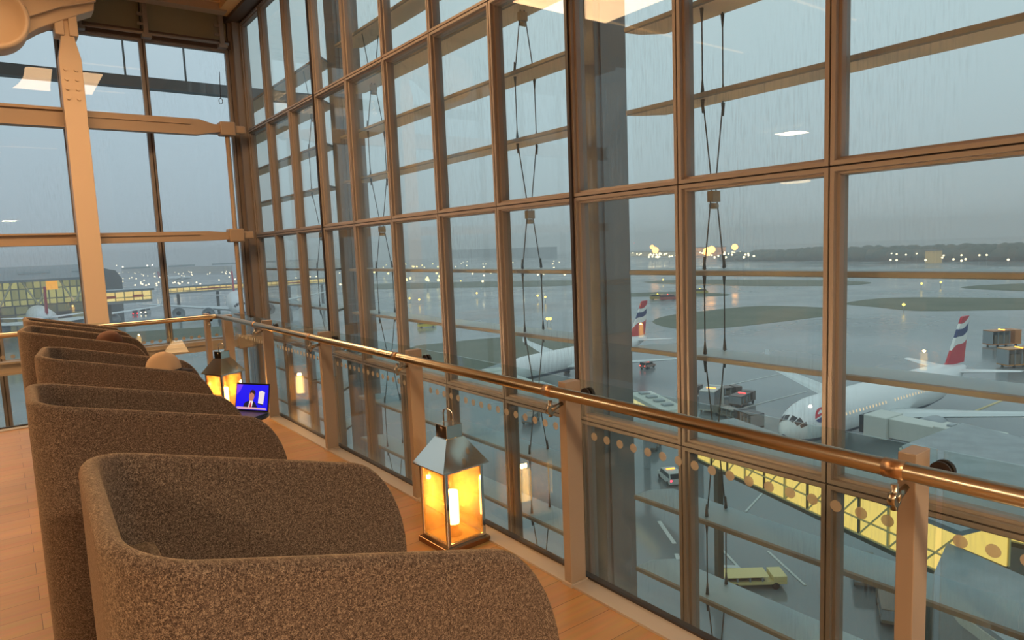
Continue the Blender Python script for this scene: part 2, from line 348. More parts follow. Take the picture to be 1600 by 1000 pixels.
inv_parent(MB().prism([(v.x, v.z) for v in pp], 'y', yc-.42, yc-.36).build('arm_flange', WHITE_STEEL, bevel=.01), arm)
pc = yp(-16, 24, yc-.6)
Mc = Matrix.Translation(pc) @ Matrix.Rotation(PI/2, 4, 'X')
inv_parent(MB().lathe([(.47, -.9), (.60, -.55), (.62, .05), (.585, .12), (.53, .12), (.50, .02), (.0, .02)], 32, M=Mc).build('pin_housing', WHITE_STEEL), arm)
# blind pipe with hangers under the head of the end glazing
pr = empty('blind_rail', (3.3, 17.5, 6.7)); tag(pr, 'brown blind rail hung under the head of the end glazing', 'rail')
zr = 5.33+Z0
inv_parent(MB().tube([(1.75, 17.75, zr-.17), (5.0, 17.75, zr-.17)], .035, 8).build('rail_tube', BROWN), pr)
for x in (1.9, 3.2, 4.85):
    inv_parent(MB().box(x-.05, x+.05, 17.70, 17.80, zr-.22, zr+.75).box(x-.1, x+.1, 17.66, 17.84, zr-.28, zr-.20).box(x-.16, x-.05, 17.72, 17.78, zr+.2, zr+.27).box(x-.16, x-.05, 17.72, 17.78, zr+.0, zr+.05).build('hanger_bracket', BROWN), pr)
tag(MB().box(1.7, 4.9, 17.3, 17.62, 5.78+Z0, 5.95+Z0).build('blind_cassette', TAUPE), 'long taupe blind cassette under the soffit by the corner', 'blind')
pc = yp(343, 112, 18.0); pd = yp(345, 158, 18.0)
cdm = MB().tube([pc, (pc+pd)/2, pd+Vector((0, 0, .06))], .008, 6)
cdm.tube([(pd.x+.045*math.cos(a*PI/5), pd.y, pd.z+.07*math.sin(a*PI/5)) for a in range(10)], .008, 6, closed=True)
inv_parent(cdm.build('pull_cord', DARK), bpy.data.objects['blind_cassette'])
# ------------------------------------------------------------------ outside sunshades
def zlv(k): return -.348+.867*k+Z0
lv = {-4: 'lowest', -3: 'second lowest', -2: 'level with the lower transom', -1: 'just above the handrail', 0: 'at eye level, seen edge-on', 1: 'level with the middle transom', 2: 'first above the middle transom', 3: 'second above the middle transom', 4: 'level with the upper transom', 5:'above the upper transom'}
mods = [(-1.4, 5.26, 'nearest bay'), (6.75, 12.85, 'second bay'), (14.2, 20.2, 'far bay')]
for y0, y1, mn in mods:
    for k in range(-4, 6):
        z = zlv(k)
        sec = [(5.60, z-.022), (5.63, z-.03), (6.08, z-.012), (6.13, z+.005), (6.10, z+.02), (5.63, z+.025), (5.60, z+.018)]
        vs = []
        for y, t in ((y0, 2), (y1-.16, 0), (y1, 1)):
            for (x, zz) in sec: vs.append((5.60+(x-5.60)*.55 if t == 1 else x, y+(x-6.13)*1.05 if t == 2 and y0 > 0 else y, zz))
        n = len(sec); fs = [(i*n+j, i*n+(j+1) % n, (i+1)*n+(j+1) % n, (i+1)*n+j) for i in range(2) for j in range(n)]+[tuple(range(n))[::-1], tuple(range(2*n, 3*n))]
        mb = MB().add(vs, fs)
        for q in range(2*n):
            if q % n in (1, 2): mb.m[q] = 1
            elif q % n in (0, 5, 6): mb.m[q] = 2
        o = mb.build('sunshade_blade', [BLADE, mat('louvre_underside_warm_lit', (226, 194, 156), .5), mat('louvre_edge', (140, 128, 112), .5)])  # underside tan has the warm indoor light painted into its colour
        tag(o, 'horizontal sunshade blade outside the glass, %s, %s' % (mn, lv[k]), 'louvre', 'sunshade blades outside the side glazing')
cab = mat('cable_steel', (88, 84, 80), .5, .4)
for y in (-.175, 1.325, 4.325, 7.325, 11.825, 14.825):
    nm = {-.175: 'beside the camera', 1.325: 'nearest the camera', 4.325: 'in the wide pane right of the near dark column', 7.325: 'in the pane left of the near dark column', 11.825: 'beside the far dark column', 14.825: 'close to the glass corner'}[y]
    r = empty('cable_stay', (5.865, y, 0)); tag(r, 'crossing steel stay rods outside, '+nm, 'stay rods', 'stay rods outside the side glazing')
    for s in (-1, 1):
        pts = []
        for k in range(-5, 6):
            off = .03 if (k-1) % 3 == 0 else .165
            pts.append((5.865+s*off-5.865, 0, zlv(k)))
        MB().tube(pts, .0075, 6).build('rod', cab, r)
        for k in range(-4, 5):
            if (k-1) % 3 != 0:
                MB().tube([(s*.165, 0, zlv(k)-.16), (s*.165, 0, zlv(k)-.03)], [.008, .02], 8).tube([(s*.165, 0, zlv(k)+.16), (s*.165, 0, zlv(k)+.03)], [.008, .02], 8).build('rod_socket', cab, r)
    for k in (-2, 1, 4):
        MB().box(-.06, .06, -.035, .035, zlv(k)-.16, zlv(k)-.05).tube([(-.045, 0, zlv(k)-.20), (.045, 0, zlv(k)-.20)], .03, 8).build('clamp', mat('clamp_paint', (180, 160, 130), .5), r)
for y0, lab in ((6.03, 'near dark cladded column outside the side glazing'), (13.53, 'second dark cladded column outside the side glazing'), (21.03, 'third dark cladded column beyond the glass corner')):
    o = empty('facade_column', (6.17, y0+.3, -32)); tag(o, lab, 'column')
    inv_parent(MB().box(5.90, 6.45, y0, y0+.46, -32, 9).build('cladding', COLM, bevel=.015), o)
    inv_parent(MB().box(5.98, 6.03, y0-.03, y0, -32, 9).build('edge_strip', mat('edge_strip', (120, 112, 104), .5)), o)
o = MB().box(-3, 8, 19.6, 19.9, 4.35+Z0, 4.62+Z0)
for x in (1.95, 3.0, 4.4, 5.5): o.box(x-.02, x+.02, 19.7, 19.76, 4.6+Z0, 6.4+Z0)
tag(o.build('eaves_rail', mat('grey_steel', (110, 116, 118), .5)), 'grey gutter rail hanging outside the top of the end wall', 'gutter')
# ------------------------------------------------------------------ balustrade
PY = [-2.39, -.73, .93, 2.59, 4.25, 5.91, 7.57]
def make_post(depth=.105, th=.055):
    r = empty('balustrade_post')
    MB().box(0, depth, -th/2, th/2, .012, 1.095).build('upright', POSTM, r, bevel=.003)
    MB().box(-.01, depth+.005, -th/2-.01, th/2+.01, .0, .02).build('foot_plate', KERB, r)
    MB().tube([(-.08, 0, 1.015), (-.08, 0, .93)], .011, 10).tube([(-.082, 0, .965), (.0, 0, .985)], [.017, .010], 10).tube([(-.082, -.012, .965), (-.082, .012, .965)], .024, 14).build('rail_bracket', STEEL, r)
    MB().tube([(depth+.004, -.055, 1.02), (depth+.012, -.055, 1.02)], .034, 18).tube([(depth+.027, -.055, 1.02), (depth+.045, -.055, 1.02)], .034, 18).tube([(depth-.03, -.055, 1.02), (depth+.03, -.055, 1.02)], .012, 10).build('glass_clamp', DARK, r)
    return r
post0 = make_post()
plabs = ['behind the camera', 'at the right, out of the way of the chairs', 'nearest, at the lower right', 'right of the near lantern', 'left of the near lantern', 'third from the near lantern, half way to the corner', 'just right of the laptop']
for i, y in enumerate(PY):
    p = post0 if i == 0 else copy_tree(post0)
    p.location = (2.24, y, 0)
    tag(p, 'beige flat balustrade post, '+plabs[i], 'post', 'posts of the long balustrade')
for x, lab in ((2.05, 'behind the far lantern'), (.39, 'hidden by the far chairs'), (-1.27, 'left of the chairs'), (-2.93, 'furthest left')):
    p = copy_tree(post0); p.location = (x, 9.19, 0); p.rotation_euler = (0, 0, PI/2); tag(p, 'beige balustrade post on the end side, '+lab, 'post', 'posts of the end balustrade')
tag(MB().box(2.24, 2.345, 9.17, 9.30, .012, 1.06).build('corner_post', POSTM), 'wide beige balustrade post at the floor corner', 'post')
RZ = 1.062
tag(MB().tube([(2.16, -8.9, RZ), (2.16, 9.0, RZ), (2.15, 9.06, RZ), (2.12, 9.10, RZ), (2.06, 9.11, RZ), (-8.9, 9.11, RZ)], .0285, 20).build('handrail', STEEL), 'round bronze steel handrail running along the glass and round the corner', 'handrail')
hr = bpy.data.objects['handrail']
for y in [-2.39, -.73, .93, 2.59, 4.25, 5.91, 7.57]:
    o = MB().tube([(2.16, y-.032, RZ), (2.16, y+.032, RZ)], .031, 20).build('collar', mat('bronze_collar', (170, 135, 100), .35, .9), hr)
joints = [-8.9, -7.43, -5.77, -4.11, -2.45, -.79, .88, 2.54, 4.20, 5.86, 7.52, 9.28]
DOT = mat('frosted_dot', (190, 180, 160), .8)
DOT.node_tree.nodes['Principled BSDF'].inputs['Alpha'].default_value = .62
def dot_mesh():
    mb = MB(); m = 18; vs = [(q*.0015, .0215*math.cos(2*PI*k/m), .0215*math.sin(2*PI*k/m)) for q in (0, 1) for k in range(m)]
    mb.add(vs, [tuple(range(m)), tuple(range(m, 2*m))[::-1]]+[(k, (k+1) % m, m+(k+1) % m, m+k) for k in range(m)])
    o = mb.build('frosted_dot', DOT); return o
DOT0 = None
def dots(n, axis, a0, c, z, parent):
    global DOT0
    for i in range(n):
        a = a0+.055+i*.0905
        if DOT0 is None: DOT0 = o = dot_mesh()
        else: o = DOT0.copy(); C.objects.link(o)
        o.parent = parent
        if axis == 'x': o.location = (c-.0025, a, z); o.rotation_euler = (0, 0, 0)
        else: o.location = (a, c-.0025, z); o.rotation_euler = (0, 0, PI/2)
gl = ['behind the camera', 'second behind the camera', 'third behind the camera', 'beside the camera', 'beside the nearest chair', 'nearest in the lower right corner', 'lower right, between the two nearest posts', 'beside the near lantern', 'left of the near lantern', 'beyond the second orange post', 'last before the corner']
for i in range(len(joints)-1):
    a, b = joints[i]+.011, joints[i+1]-.011
    o = MB().box(2.36, 2.372, a, b, .018, 1.09).build('glass_panel', G_RAIL)
    tag(o, 'clear balustrade glass panel with a row of dots, '+gl[i], 'glass panel', 'glass panels of the long balustrade')
    if b > 0: dots(int((b-a-.06)/.0905)+1, 'x', a, 2.36, .805, o)
jx = [-8.9, -7.855, -6.195, -4.535, -2.875, -1.215, .445, 2.105, 2.352]
gl2 = ['furthest left', 'second from the left', 'third from the left', 'fourth from the left', 'left of the chairs', 'at the left edge of the view', 'behind the farthest chair', 'narrow one at the floor corner']
for i in range(len(jx)-1):
    a, b = jx[i]+.011, jx[i+1]-.011
    o = MB().box(a, b, 9.31, 9.322, .018, 1.09).build('glass_panel', G_RAIL)
    tag(o, 'clear end balustrade glass panel with dots, '+gl2[i], 'glass panel', 'glass panels of the end balustrade')
    if i > 3: dots(int((b-a-.06)/.0905)+1, 'y', a, 9.31, .805, o)
# ------------------------------------------------------------------ chairs
def make_chair():
    r = empty('high_back_chair')
    Lx, W, t, R = .965, .70, .046, .15
    path = []
    N = 26
    for i in range(N+1): path.append((Lx-(Lx-R)*(1-(1-i/N)**1.6) if False else Lx-(Lx-R)*(i/N), t/2, (0, 1)))
    path = []
    xs = [Lx-.165*(1-math.cos(i/9*PI/2)) for i in range(10)] + [Lx-.165-(Lx-.165-R)*i/12 for i in range(1, 13)]
    for x in xs: path.append((x, t/2, 0, -1))
    m = 10; rr = R-t/2
    for i in range(1, m+1):
        a = -PI/2-(PI/2)*i/m; path.append((R+rr*math.cos(a), R+rr*math.sin(a), math.cos(a), math.sin(a)))
    for i in range(1, 9): path.append((t/2, R+(W-2*R)*i/9, -1, 0))
    for i in range(0, m+1):
        a = PI-(PI/2)*i/m; path.append((R+rr*math.cos(a), W-R+rr*math.sin(a), math.cos(a), math.sin(a)))
    for x in reversed(xs[:-1]): path.append((x, W-t/2, 0, 1))
    def top(x):
        z = 1.265-.245*x
        u = (x-(Lx-.165))/.165
        if u > 0: z -= .25*(1-math.sqrt(max(0, 1-u*u)))
        return z
    vs = []; sec = 11
    for (x, y, nx, ny) in path:
        zt = top(x); h = t/2
        prof = [(h, .10), (h, .45), (h, .8), (h, zt-h)]+[(h*math.cos(a), zt-h+h*math.sin(a)) for a in (PI/6, PI/3, PI/2, 2*PI/3, 5*PI/6)]+[(-h, zt-h), (-h, .10)]
        for d, z in prof: vs.append((x+nx*d, y+ny*d, z))
    n = len(path); fs = []
    for i in range(n-1):
        for j in range(sec): fs.append((i*sec+j, i*sec+(j+1) % sec, (i+1)*sec+(j+1) % sec, (i+1)*sec+j))
    fs += [tuple(range(sec)), tuple(range((n-1)*sec, n*sec))[::-1]]
    MB().add(vs, fs, 0, True).build('shell', FELT, r, bevel=.008)
    MB().box(t+.01, .80, t+.005, W-t-.005, .28, .44).build('seat_cushion', FELT, r, bevel=.03)
    MB().box(t+.005, .17, t+.03, W-t-.03, .44, 1.02).build('back_cushion', FELT, r, bevel=.03)
    MB().box(t, .86, t, W-t, .20, .28).build('seat_frame', mat('dark_base', (46, 40, 38), .6), r)
    for sx in (.09, .83):
        for sy in (.09, W-.09): MB().tube([(sx, sy, 0), (sx, sy, .21)], [.014, .018], 12).build('leg', mat('black_leg', (30, 28, 28), .4, .5), r)
    return r
ch0 = make_chair()
spots = [(.083, 1.217, -.03), (.03, 3.19, -.013), (.10, 4.87, -.11), (.05, 7.0, -.14), (.15, 8.24, .01)]
cl_ = ['nearest the camera, biggest in view', 'second from the camera, its rim above the nearest chair', 'third from the camera, with the capped sitter', 'fourth from the camera, with the brown-haired sitter', 'farthest, beside the end balustrade']
for i, (x, y, a) in enumerate(spots):
    c = ch0 if i == 0 else copy_tree(ch0)
    c.location = (x, y, 0); c.rotation_euler = (0, 0, a)
    if i == 0: c.scale = (.95, 1.28, 1.04)
    else: c.scale = (1.02, 1, 1)
    tag(c, 'grey-brown felt high-back lounge chair, '+cl_[i], 'chair', 'row of felt lounge chairs')
# ------------------------------------------------------------------ lanterns
FLAME = mat('candle_glow', (255, 214, 140), .5, emit=(255, 206, 120), es=13)
def make_lantern():
    r = empty('floor_lantern'); h = .14
    MB().box(-h-.02, h+.02, -h-.02, h+.02, 0, .035).build('base', mat('lantern_base', (150, 112, 78), .25, .9), r, bevel=.004)
    MB().box(-h+.02, h-.02, -h+.02, h-.02, .035, .043).build('floor_tray', mat('lantern_tray', (226, 180, 110), .5), r)
    for sx in (-1, 1):
        for sy in (-1, 1):
            MB().box(min(sx*h, sx*(h-.022)), max(sx*h, sx*(h-.022)), min(sy*h, sy*(h-.022)), max(sy*h, sy*(h-.022)), .035, .50).build('corner_post', CHROME, r, bevel=.002)
    for s in (-1, 1):
        for z0_, z1_ in ((.035, .057), (.482, .50)):
            MB().box(-h+.022, h-.022, min(s*h, s*(h-.018)), max(s*h, s*(h-.018)), z0_, z1_).build('frame_bar', CHROME, r)
            MB().box(min(s*h, s*(h-.018)), max(s*h, s*(h-.018)), -h+.022, h-.022, z0_, z1_).build('frame_bar', CHROME, r)
        MB().box(-h+.022, h-.022, s*(h-.008)-.0015, s*(h-.008)+.0015, .057, .482).build('glass_side', G_LANT, r)
        MB().box(s*(h-.008)-.0015, s*(h-.008)+.0015, -h+.022, h-.022, .057, .482).build('glass_side', G_LANT, r)
    def sq(a, z): return [(-a, -a, z), (a, -a, z), (a, a, z), (-a, a, z)]
    mb = MB(); lv_ = [(.168, .498), (.168, .503), (.064, .665), (.060, .665), (.160, .498)]
    vs = []
    for a, z in lv_: vs += sq(a, z)
    fs = [(i*4+k, i*4+(k+1) % 4, ((i+1) % 5)*4+(k+1) % 4, ((i+1) % 5)*4+k) for i in range(5) for k in range(4)]
    mb.add(vs, fs).build('roof', CHROME, r)
    MB().box(-.058, .058, -.058, .058, .660, .745).build('cap', CHROME, r, bevel=.003)
    pts = [(0, -.05, .72)]+[(0, -.05, .80), (0, -.042, .822), (0, -.02, .83), (0, .02, .83), (0, .042, .822), (0, .05, .80), (0, .05, .72)]
    MB().tube(pts, .0045, 8).tube([(-.058, 0, .72), (-.064, 0, .72)], .012, 10).build('handle', CHROME, r)
    c = MB().lathe([(.0, 0), (.036, 0), (.037, .01), (.037, .195), (.034, .205), (.012, .200), (0, .198)], 24, c=(0, 0, .115)).build('candle', FLAME, r)
    MB().lathe([(.0, 0), (.05, 0), (.052, .006), (.05, .012), (.03, .014), (.028, .068), (.04, .071), (0, .072)], 20, c=(0, 0, .043)).build('candle_stand', mat('stand_gold', (200, 150, 80), .35, .8), r)
    l = bpy.data.lights.new('candle_light', 'POINT'); l.energy = 10; l.color = (1, .50, .13); l.shadow_soft_size = .015
    lo = bpy.data.objects.new('candle_light', l); C.objects.link(lo); lo.parent = r; lo.location = (0, 0, .345)
    return r
ln = make_lantern(); ln.location = (2.085, 3.47, 0); ln.rotation_euler = (0, 0, math.radians(3))
tag(ln, 'polished steel floor lantern with lit candle beside the near balustrade post', 'lantern', 'candle lanterns by the glass')
l2 = copy_tree(ln); l2.location = (1.93, 8.12, 0); l2.rotation_euler = (0, 0, math.radians(24))
tag(l2, 'polished steel floor lantern with lit candle, farther one behind the laptop', 'lantern', 'candle lanterns by the glass')
# ------------------------------------------------------------------ laptop on a round side table
tb = empty('side_table', (1.34, 5.19, 0)); tag(tb, 'small round dark side table under the laptop', 'table')
BLK = mat('black_laminate', (38, 34, 34), .35)
MB().lathe([(0, .60), (.185, .60), (.19, .607), (.19, .618), (.185, .625), (0, .625)], 40).build('tabletop', BLK, tb)
MB().tube([(0, 0, .02), (0, 0, .6)], .022, 14).build('column', BLK, tb)
MB().lathe([(0, 0), (.13, 0), (.13, .012), (.04, .024), (0, .024)], 32).build('foot', BLK, tb)
lp = empty('laptop', (1.41, 5.21, .625), math.radians(33)); tag(lp, 'open laptop playing a bright blue news broadcast', 'laptop')
MB().box(-.20, 0, -.155, .155, 0, .014).build('keyboard_base', mat('laptop_grey', (70, 70, 74), .35, .6), lp, bevel=.003)
Ml = Matrix.Translation((0, 0, .014)) @ Matrix.Rotation(math.radians(12), 4, 'Y')
lid = MB().box(0, .007, -.155, .155, 0, .212, M=Ml).build('lid', mat('laptop_black', (22, 20, 26), .3), lp, bevel=.002)
def emis(name, rgb, s=1.0): return mat(name, (0, 0, 0), .6, emit=rgb, es=s)
def scr(mb, poly, lay, mi):
    vs = [Ml @ Vector((-.0006-lay*.0003, -(p[0]-.5)*.295, .012+p[1]*.188)) for p in poly]
    mb.add(vs, [tuple(range(len(poly)))], mi)
sm = MB()
scr(sm, [(0, 0), (1, 0), (1, 1), (0, 1)], 0, 0)
scr(sm, [(0, .55), (.12, .75), (.2, 1), (0, 1)], 1, 1)
scr(sm, [(.24, .1), (.26, .24), (.33, .32), (.42, .36), (.55, .36), (.62, .27), (.68, .1)], 2, 2)          # suit
scr(sm, [(.40, .1), (.43, .36), (.55, .36), (.51, .1)], 3, 3)                                            # shirt
scr(sm, [(.43, .1), (.46, .30), (.49, .30), (.50, .1)], 4, 4)                                             # tie
scr(sm, [(.43, .36), (.41, .5), (.42, .66), (.47, .73), (.55, .72), (.58, .62), (.57, .46), (.53, .36)], 5, 5)   # face
scr(sm, [(.43, .62), (.44, .74), (.49, .80), (.57, .79), (.61, .68), (.59, .52), (.56, .64), (.48, .69)], 6, 6)  # hair
scr(sm, [(.70, .28), (.86, .24), (.90, .72), (.80, .78), (.72, .74)], 2, 3)                               # board
scr(sm, [(.68, .24), (.84, .20), (.86, .24), (.70, .28)], 3, 2)
scr(sm, [(.04, .02), (.97, .02), (.96, .09), (.04, .11)], 7, 7)
sm.build('screen_picture', [emis('screen_blue', (22, 14, 240), 1.0), emis('screen_glare', (120, 60, 240), 1.0), emis('screen_suit', (26, 26, 52), 1), emis('screen_white', (240, 226, 222), 1), emis('screen_red', (190, 30, 60), 1), emis('screen_skin', (190, 120, 100), 1), emis('screen_hair', (40, 22, 30), 1), emis('screen_bar', (226, 170, 180), 1)], lid, fixn=False)
# ------------------------------------------------------------------ seated people (only the tops of the heads show above the rims)
def skin_obj(name, m, chains, parent, root0=0):
    me = bpy.data.meshes.new(name); vs = []; es = []; rs = []
    for chn, link in chains:
        st = len(vs)
        for i, (p_, r_) in enumerate(chn):
            vs.append(p_); rs.append(r_)
            if i > 0: es.append((st+i-1, st+i))
        if link is not None: es.append((link, st))
    me.from_pydata(vs, es, []); me.materials.append(m)
    o = bpy.data.objects.new(name, me); C.objects.link(o); o.parent = parent
    sk = o.modifiers.new('skin', 'SKIN'); sk.use_smooth_shade = True
    layer = me.skin_vertices[0] if me.skin_vertices else None
    if layer is None:
        bpy.context.view_layer.objects.active = o
    for i, r_ in enumerate(rs):
        me.skin_vertices[0].data[i].radius = (r_, r_) if not isinstance(r_, tuple) else r_
        me.skin_vertices[0].data[i].use_root = (i == root0)
    sb = o.modifiers.new('sub', 'SUBSURF'); sb.levels = 1; sb.render_levels = 2
    return o
def person(loc, top, cap, lab, skinc, jumper, trouser):
    r = empty('person', loc); tag(r, lab, 'person')
    sk = mat('skin_'+lab[:6], skinc, .55); dz = top-1.265
    hz = 1.13+dz
    ch = [([((.28, 0, .53), .12), ((.27, 0, .70), .125), ((.25, 0, .88+dz), .13), ((.24, 0, .96+dz), .065), ((.26, 0, 1.02+dz), .052), ((.28, 0, 1.08+dz), .075), ((.29, 0, 1.15+dz), .085), ((.285, 0, 1.20+dz), .06)], None)]
    def arm(s):
        return [((.25, s*.15, .87+dz), .05), ((.28, s*.19, .66), .040), ((.50, s*.15, .60), .030), ((.56, s*.13, .60), .028)]
    n = 8
    for s in (-1, 1):
        ch.append((arm(s), 2)); base = n+3; n += 4
        for j, (dy, ln_) in enumerate(((-.027, .065), (-.009, .078), (.009, .075), (.026, .06))):
            ch.append(([((.60, s*.13+dy, .60), .009), ((.60+ln_*.6, s*.13+dy, .60), .008), ((.60+ln_, s*.13+dy, .585), .007)], base)); n += 3
        ch.append(([((.585, s*.13-s*.04, .60), .010), ((.62, s*.13-s*.055, .59), .008)], base)); n += 2
    for s in (-1, 1):
        ch.append(([((.32, s*.09, .52), .085), ((.64, s*.11, .52), .060), ((.60, s*.11, .28), .045), ((.55, s*.11, .07), .035), ((.64, s*.12, .04), .035)], 0)); n += 5
    skin_obj('body', sk, ch, r)
    skin_obj('jumper', jumper, [([((.28, 0, .55), .135), ((.27, 0, .70), .14), ((.25, 0, .88+dz), .145), ((.24, 0, .95+dz), .08)], None),
             ([((.25, -.15, .87+dz), .06), ((.28, -.19, .66), .052), ((.50, -.15, .60), .04)], 2), ([((.25, .15, .87+dz), .06), ((.28, .19, .66), .052), ((.50, .15, .60), .04)], 2)], r)
    skin_obj('trousers', trouser, [([((.28, 0, .53), .13)], None), ([((.33, -.09, .52), .095), ((.64, -.11, .52), .07), ((.60, -.11, .28), .055), ((.56, -.11, .12), .05)], 0), ([((.33, .09, .52), .095), ((.64, .11, .52), .07), ((.60, .11, .28), .055), ((.56, .11, .12), .05)], 0)], r)
    for s in (-1, 1): MB().box(.49, .73, s*.12-.045, s*.12+.045, 0, .07).build('shoe', mat('shoe', (40, 34, 32), .5), r, bevel=.02)
    fx = .29
    face = MB()
    for s in (-1, 1):
        face.lathe([(0, -.006), (.012, -.003), (.014, .003), (0, .008)], 10, M=Matrix.Translation((fx+.083, s*.032, hz+.02)) @ Matrix.Rotation(PI/2, 4, 'Y'))
    face.build('eye', mat('eye_dark', (30, 24, 22), .3), r)
    for s in (-1, 1): MB().lathe([(0, -.012), (.022, -.006), (.026, .004), (0, .008)], 10, M=Matrix.Translation((fx-.005, s*.087, hz+.005)) @ Matrix.Rotation(PI/2, 4, 'X')).build('ear', sk, r)
    MB().add([(fx+.085, -.014, hz-.02), (fx+.085, .014, hz-.02), (fx+.078, 0, hz+.025), (fx+.112, 0, hz-.018), (fx+.083, 0, hz-.03)], [(0, 3, 2), (3, 1, 2), (0, 4, 3), (4, 1, 3), (0, 2, 1, 4)], 0, True).build('nose', sk, r)
    MB().box(fx+.070, fx+.080, -.022, .022, hz-.055, hz-.047).build('mouth', mat('lips', (150, 90, 80), .5), r)
    hm = mat('brown_hair' if not cap else 'dark_hair', (92, 56, 34) if not cap else (50, 38, 32), .8)
    prof = [(.104*math.cos(a), .104*math.sin(a)) for a in [(-.35+i*(PI/2+.35)/9) for i in range(10)]]
    Mh = Matrix.Translation((fx-.012, 0, top-.115)) @ Matrix.Rotation(-.18, 4, 'Y') @ Matrix.Diagonal((1.12, .93, 1.1, 1))
    if not cap:
        MB().lathe(prof, 28, M=Mh).build('hair', hm, r)
    else:
        MB().lathe([(.096, -.06), (.098, -.02), (.096, .0)], 24, M=Mh).build('hair', hm, r)
        cp = mat('tan_cap', (196, 164, 128), .85)
        prof2 = [(.108*math.cos(a), .108*math.sin(a)) for a in [(-.12+i*(PI/2+.12)/10) for i in range(11)]]
        Mq = Matrix.Translation((fx-.012, 0, top-.122)) @ Matrix.Diagonal((1.06, .95, 1.12, 1))
        c = MB().lathe(prof2, 30, M=Mq).build('cap', cp, r)
        pts = [(.10*math.cos(a), .085*math.sin(a)) for a in [(-1.1+i*2.2/10) for i in range(11)]]
        vs = [(fx+x, y, top-.128) for x, y in pts]+[(fx+.085+x*.95, y*.80, top-.150+.0*x) for x, y in pts]
        vs += [(v[0], v[1], v[2]-.006) for v in vs]
        fs = [(i, i+1, 12+i, 11+i) for i in range(10)]+[(22+i, 33+i, 34+i, 23+i) for i in range(10)]+[(11+i, 12+i, 34+i, 33+i) for i in range(10)]
        MB().add(vs, fs, 0, True).build('cap_peak', mat('cap_peak', (60, 52, 50), .8), r)
        MB().tube([(fx-.012+.115*math.cos(a), .103*math.sin(a), top-.128) for a in [(-2.2+i*4.4/20) for i in range(21)]], .005, 6).build('cap_band', mat('cap_peak', (60, 52, 50), .8), r)
    return r
person((.57, 5.22, 0), 1.165, True, 'person in a tan cap seated in the third felt chair', (190, 140, 112), mat('navy_jumper', (48, 52, 66), .9), mat('jeans', (52, 60, 78), .9))
person((.49, 7.43, 0), 1.155, False, 'brown-haired person seated in the fourth felt chair, only hair showing', (196, 148, 120), mat('grey_jumper', (96, 92, 90), .9), mat('dark_trousers', (44, 42, 46), .9))
# ------------------------------------------------------------------ pendants and ceiling strips that the glass mirrors
SHADE = mat('cream_shade', (240, 220, 180), .8, emit=(255, 206, 130), es=9)
for (x, y, z, lab) in ((-1.1, 7.0, 2.75, 'dome pendant lamp above the far end of the lounge'), (-5.2, 3.4, 3.4, 'dome pendant lamp over the back of the lounge')):
    pl_ = empty('pendant_lamp', (x, y, z)); tag(pl_, lab, 'lamp', 'pendant lamps over the lounge')
    MB().lathe([(.26, 0), (.25, .08), (.2, .16), (.12, .22), (.03, .25), (0, .25)], 28).build('lamp_shade', SHADE, pl_)
    MB().tube([(0, 0, .25), (0, 0, 7.9-z)], .006, 6).build('flex', BLK, pl_)
STRIP = mat('warm_strip', (255, 230, 190), .6, emit=(255, 196, 120), es=2.2)
BEAMC = mat('ceiling_beam_paint', (230, 200, 160), .7)
for k, y in enumerate((-4.5, -1.0, 2.5, 6.0, 9.5, 13.0)):
    nm = ['rearmost', 'second from the rear', 'above the near chairs', 'above the middle chairs', 'above the end balustrade', 'farthest, over the void'][k]
    b = empty('ceiling_beam', (-2, y, 7.4)); tag(b, 'pale ceiling beam with warm light strip, '+nm, 'beam', 'ceiling beams')
    MB().box(-6.5, 6.2, -.14, .14, .1, .5).build('beam_body', BEAMC, b)
    MB().box(-6.3, 6.0, -.03, .03, .07, .1).build('light_strip', STRIP, b)
# low lounge ceiling lamps' housings
for i, (x, y, e) in enumerate(LAMPS):
    o = MB().box(x-.5, x+.5, y-.5, y+.5, 3.98, 4.04).tube([(x, y, 4.04), (x, y, 7.895)], .01, 6)
    tag(o.build('panel_lamp', mat('lamp_housing', (230, 220, 200), .6)), 'square hanging ceiling lamp, '+['behind the camera at left', 'left of the near chairs', 'left of the far chairs', 'right behind the camera'][i], 'lamp', 'hanging square lamps')
#@@OUTSIDE
GZ = -32.2
def wet_ground(name, rgb, rgb2, rough, sc):
    m = mat(name, rgb, rough, noise=(rgb2, sc, 5)); nt = m.node_tree; b = nt.nodes['Principled BSDF']; b.inputs['Specular IOR Level'].default_value = .7
    tc = nt.nodes.new('ShaderNodeTexCoord'); n = nt.nodes.new('ShaderNodeTexNoise'); n.inputs['Scale'].default_value = .9; n.inputs['Detail'].default_value = 4
    bp = nt.nodes.new('ShaderNodeBump'); bp.inputs['Strength'].default_value = .12; bp.inputs['Distance'].default_value = .05
    nt.links.new(tc.outputs['Object'], n.inputs['Vector']); nt.links.new(n.outputs['Fac'], bp.inputs['Height']); nt.links.new(bp.outputs[0], b.inputs['Normal'])
    n3 = nt.nodes.new('ShaderNodeTexNoise'); n3.inputs['Scale'].default_value = .02; n3.inputs['Detail'].default_value = 6
    mr = nt.nodes.new('ShaderNodeMapRange'); mr.inputs['From Min'].default_value = .35; mr.inputs['From Max'].default_value = .65; mr.inputs['To Min'].default_value = rough*.45; mr.inputs['To Max'].default_value = rough*1.5
    nt.links.new(tc.outputs['Object'], n3.inputs['Vector']); nt.links.new(n3.outputs['Fac'], mr.inputs['Value']); nt.links.new(mr.outputs[0], b.inputs['Roughness'])
    return m
APRON = wet_ground('wet_apron', (110, 118, 120), (130, 137, 138), .20, .012)
n = 72; R = 2600
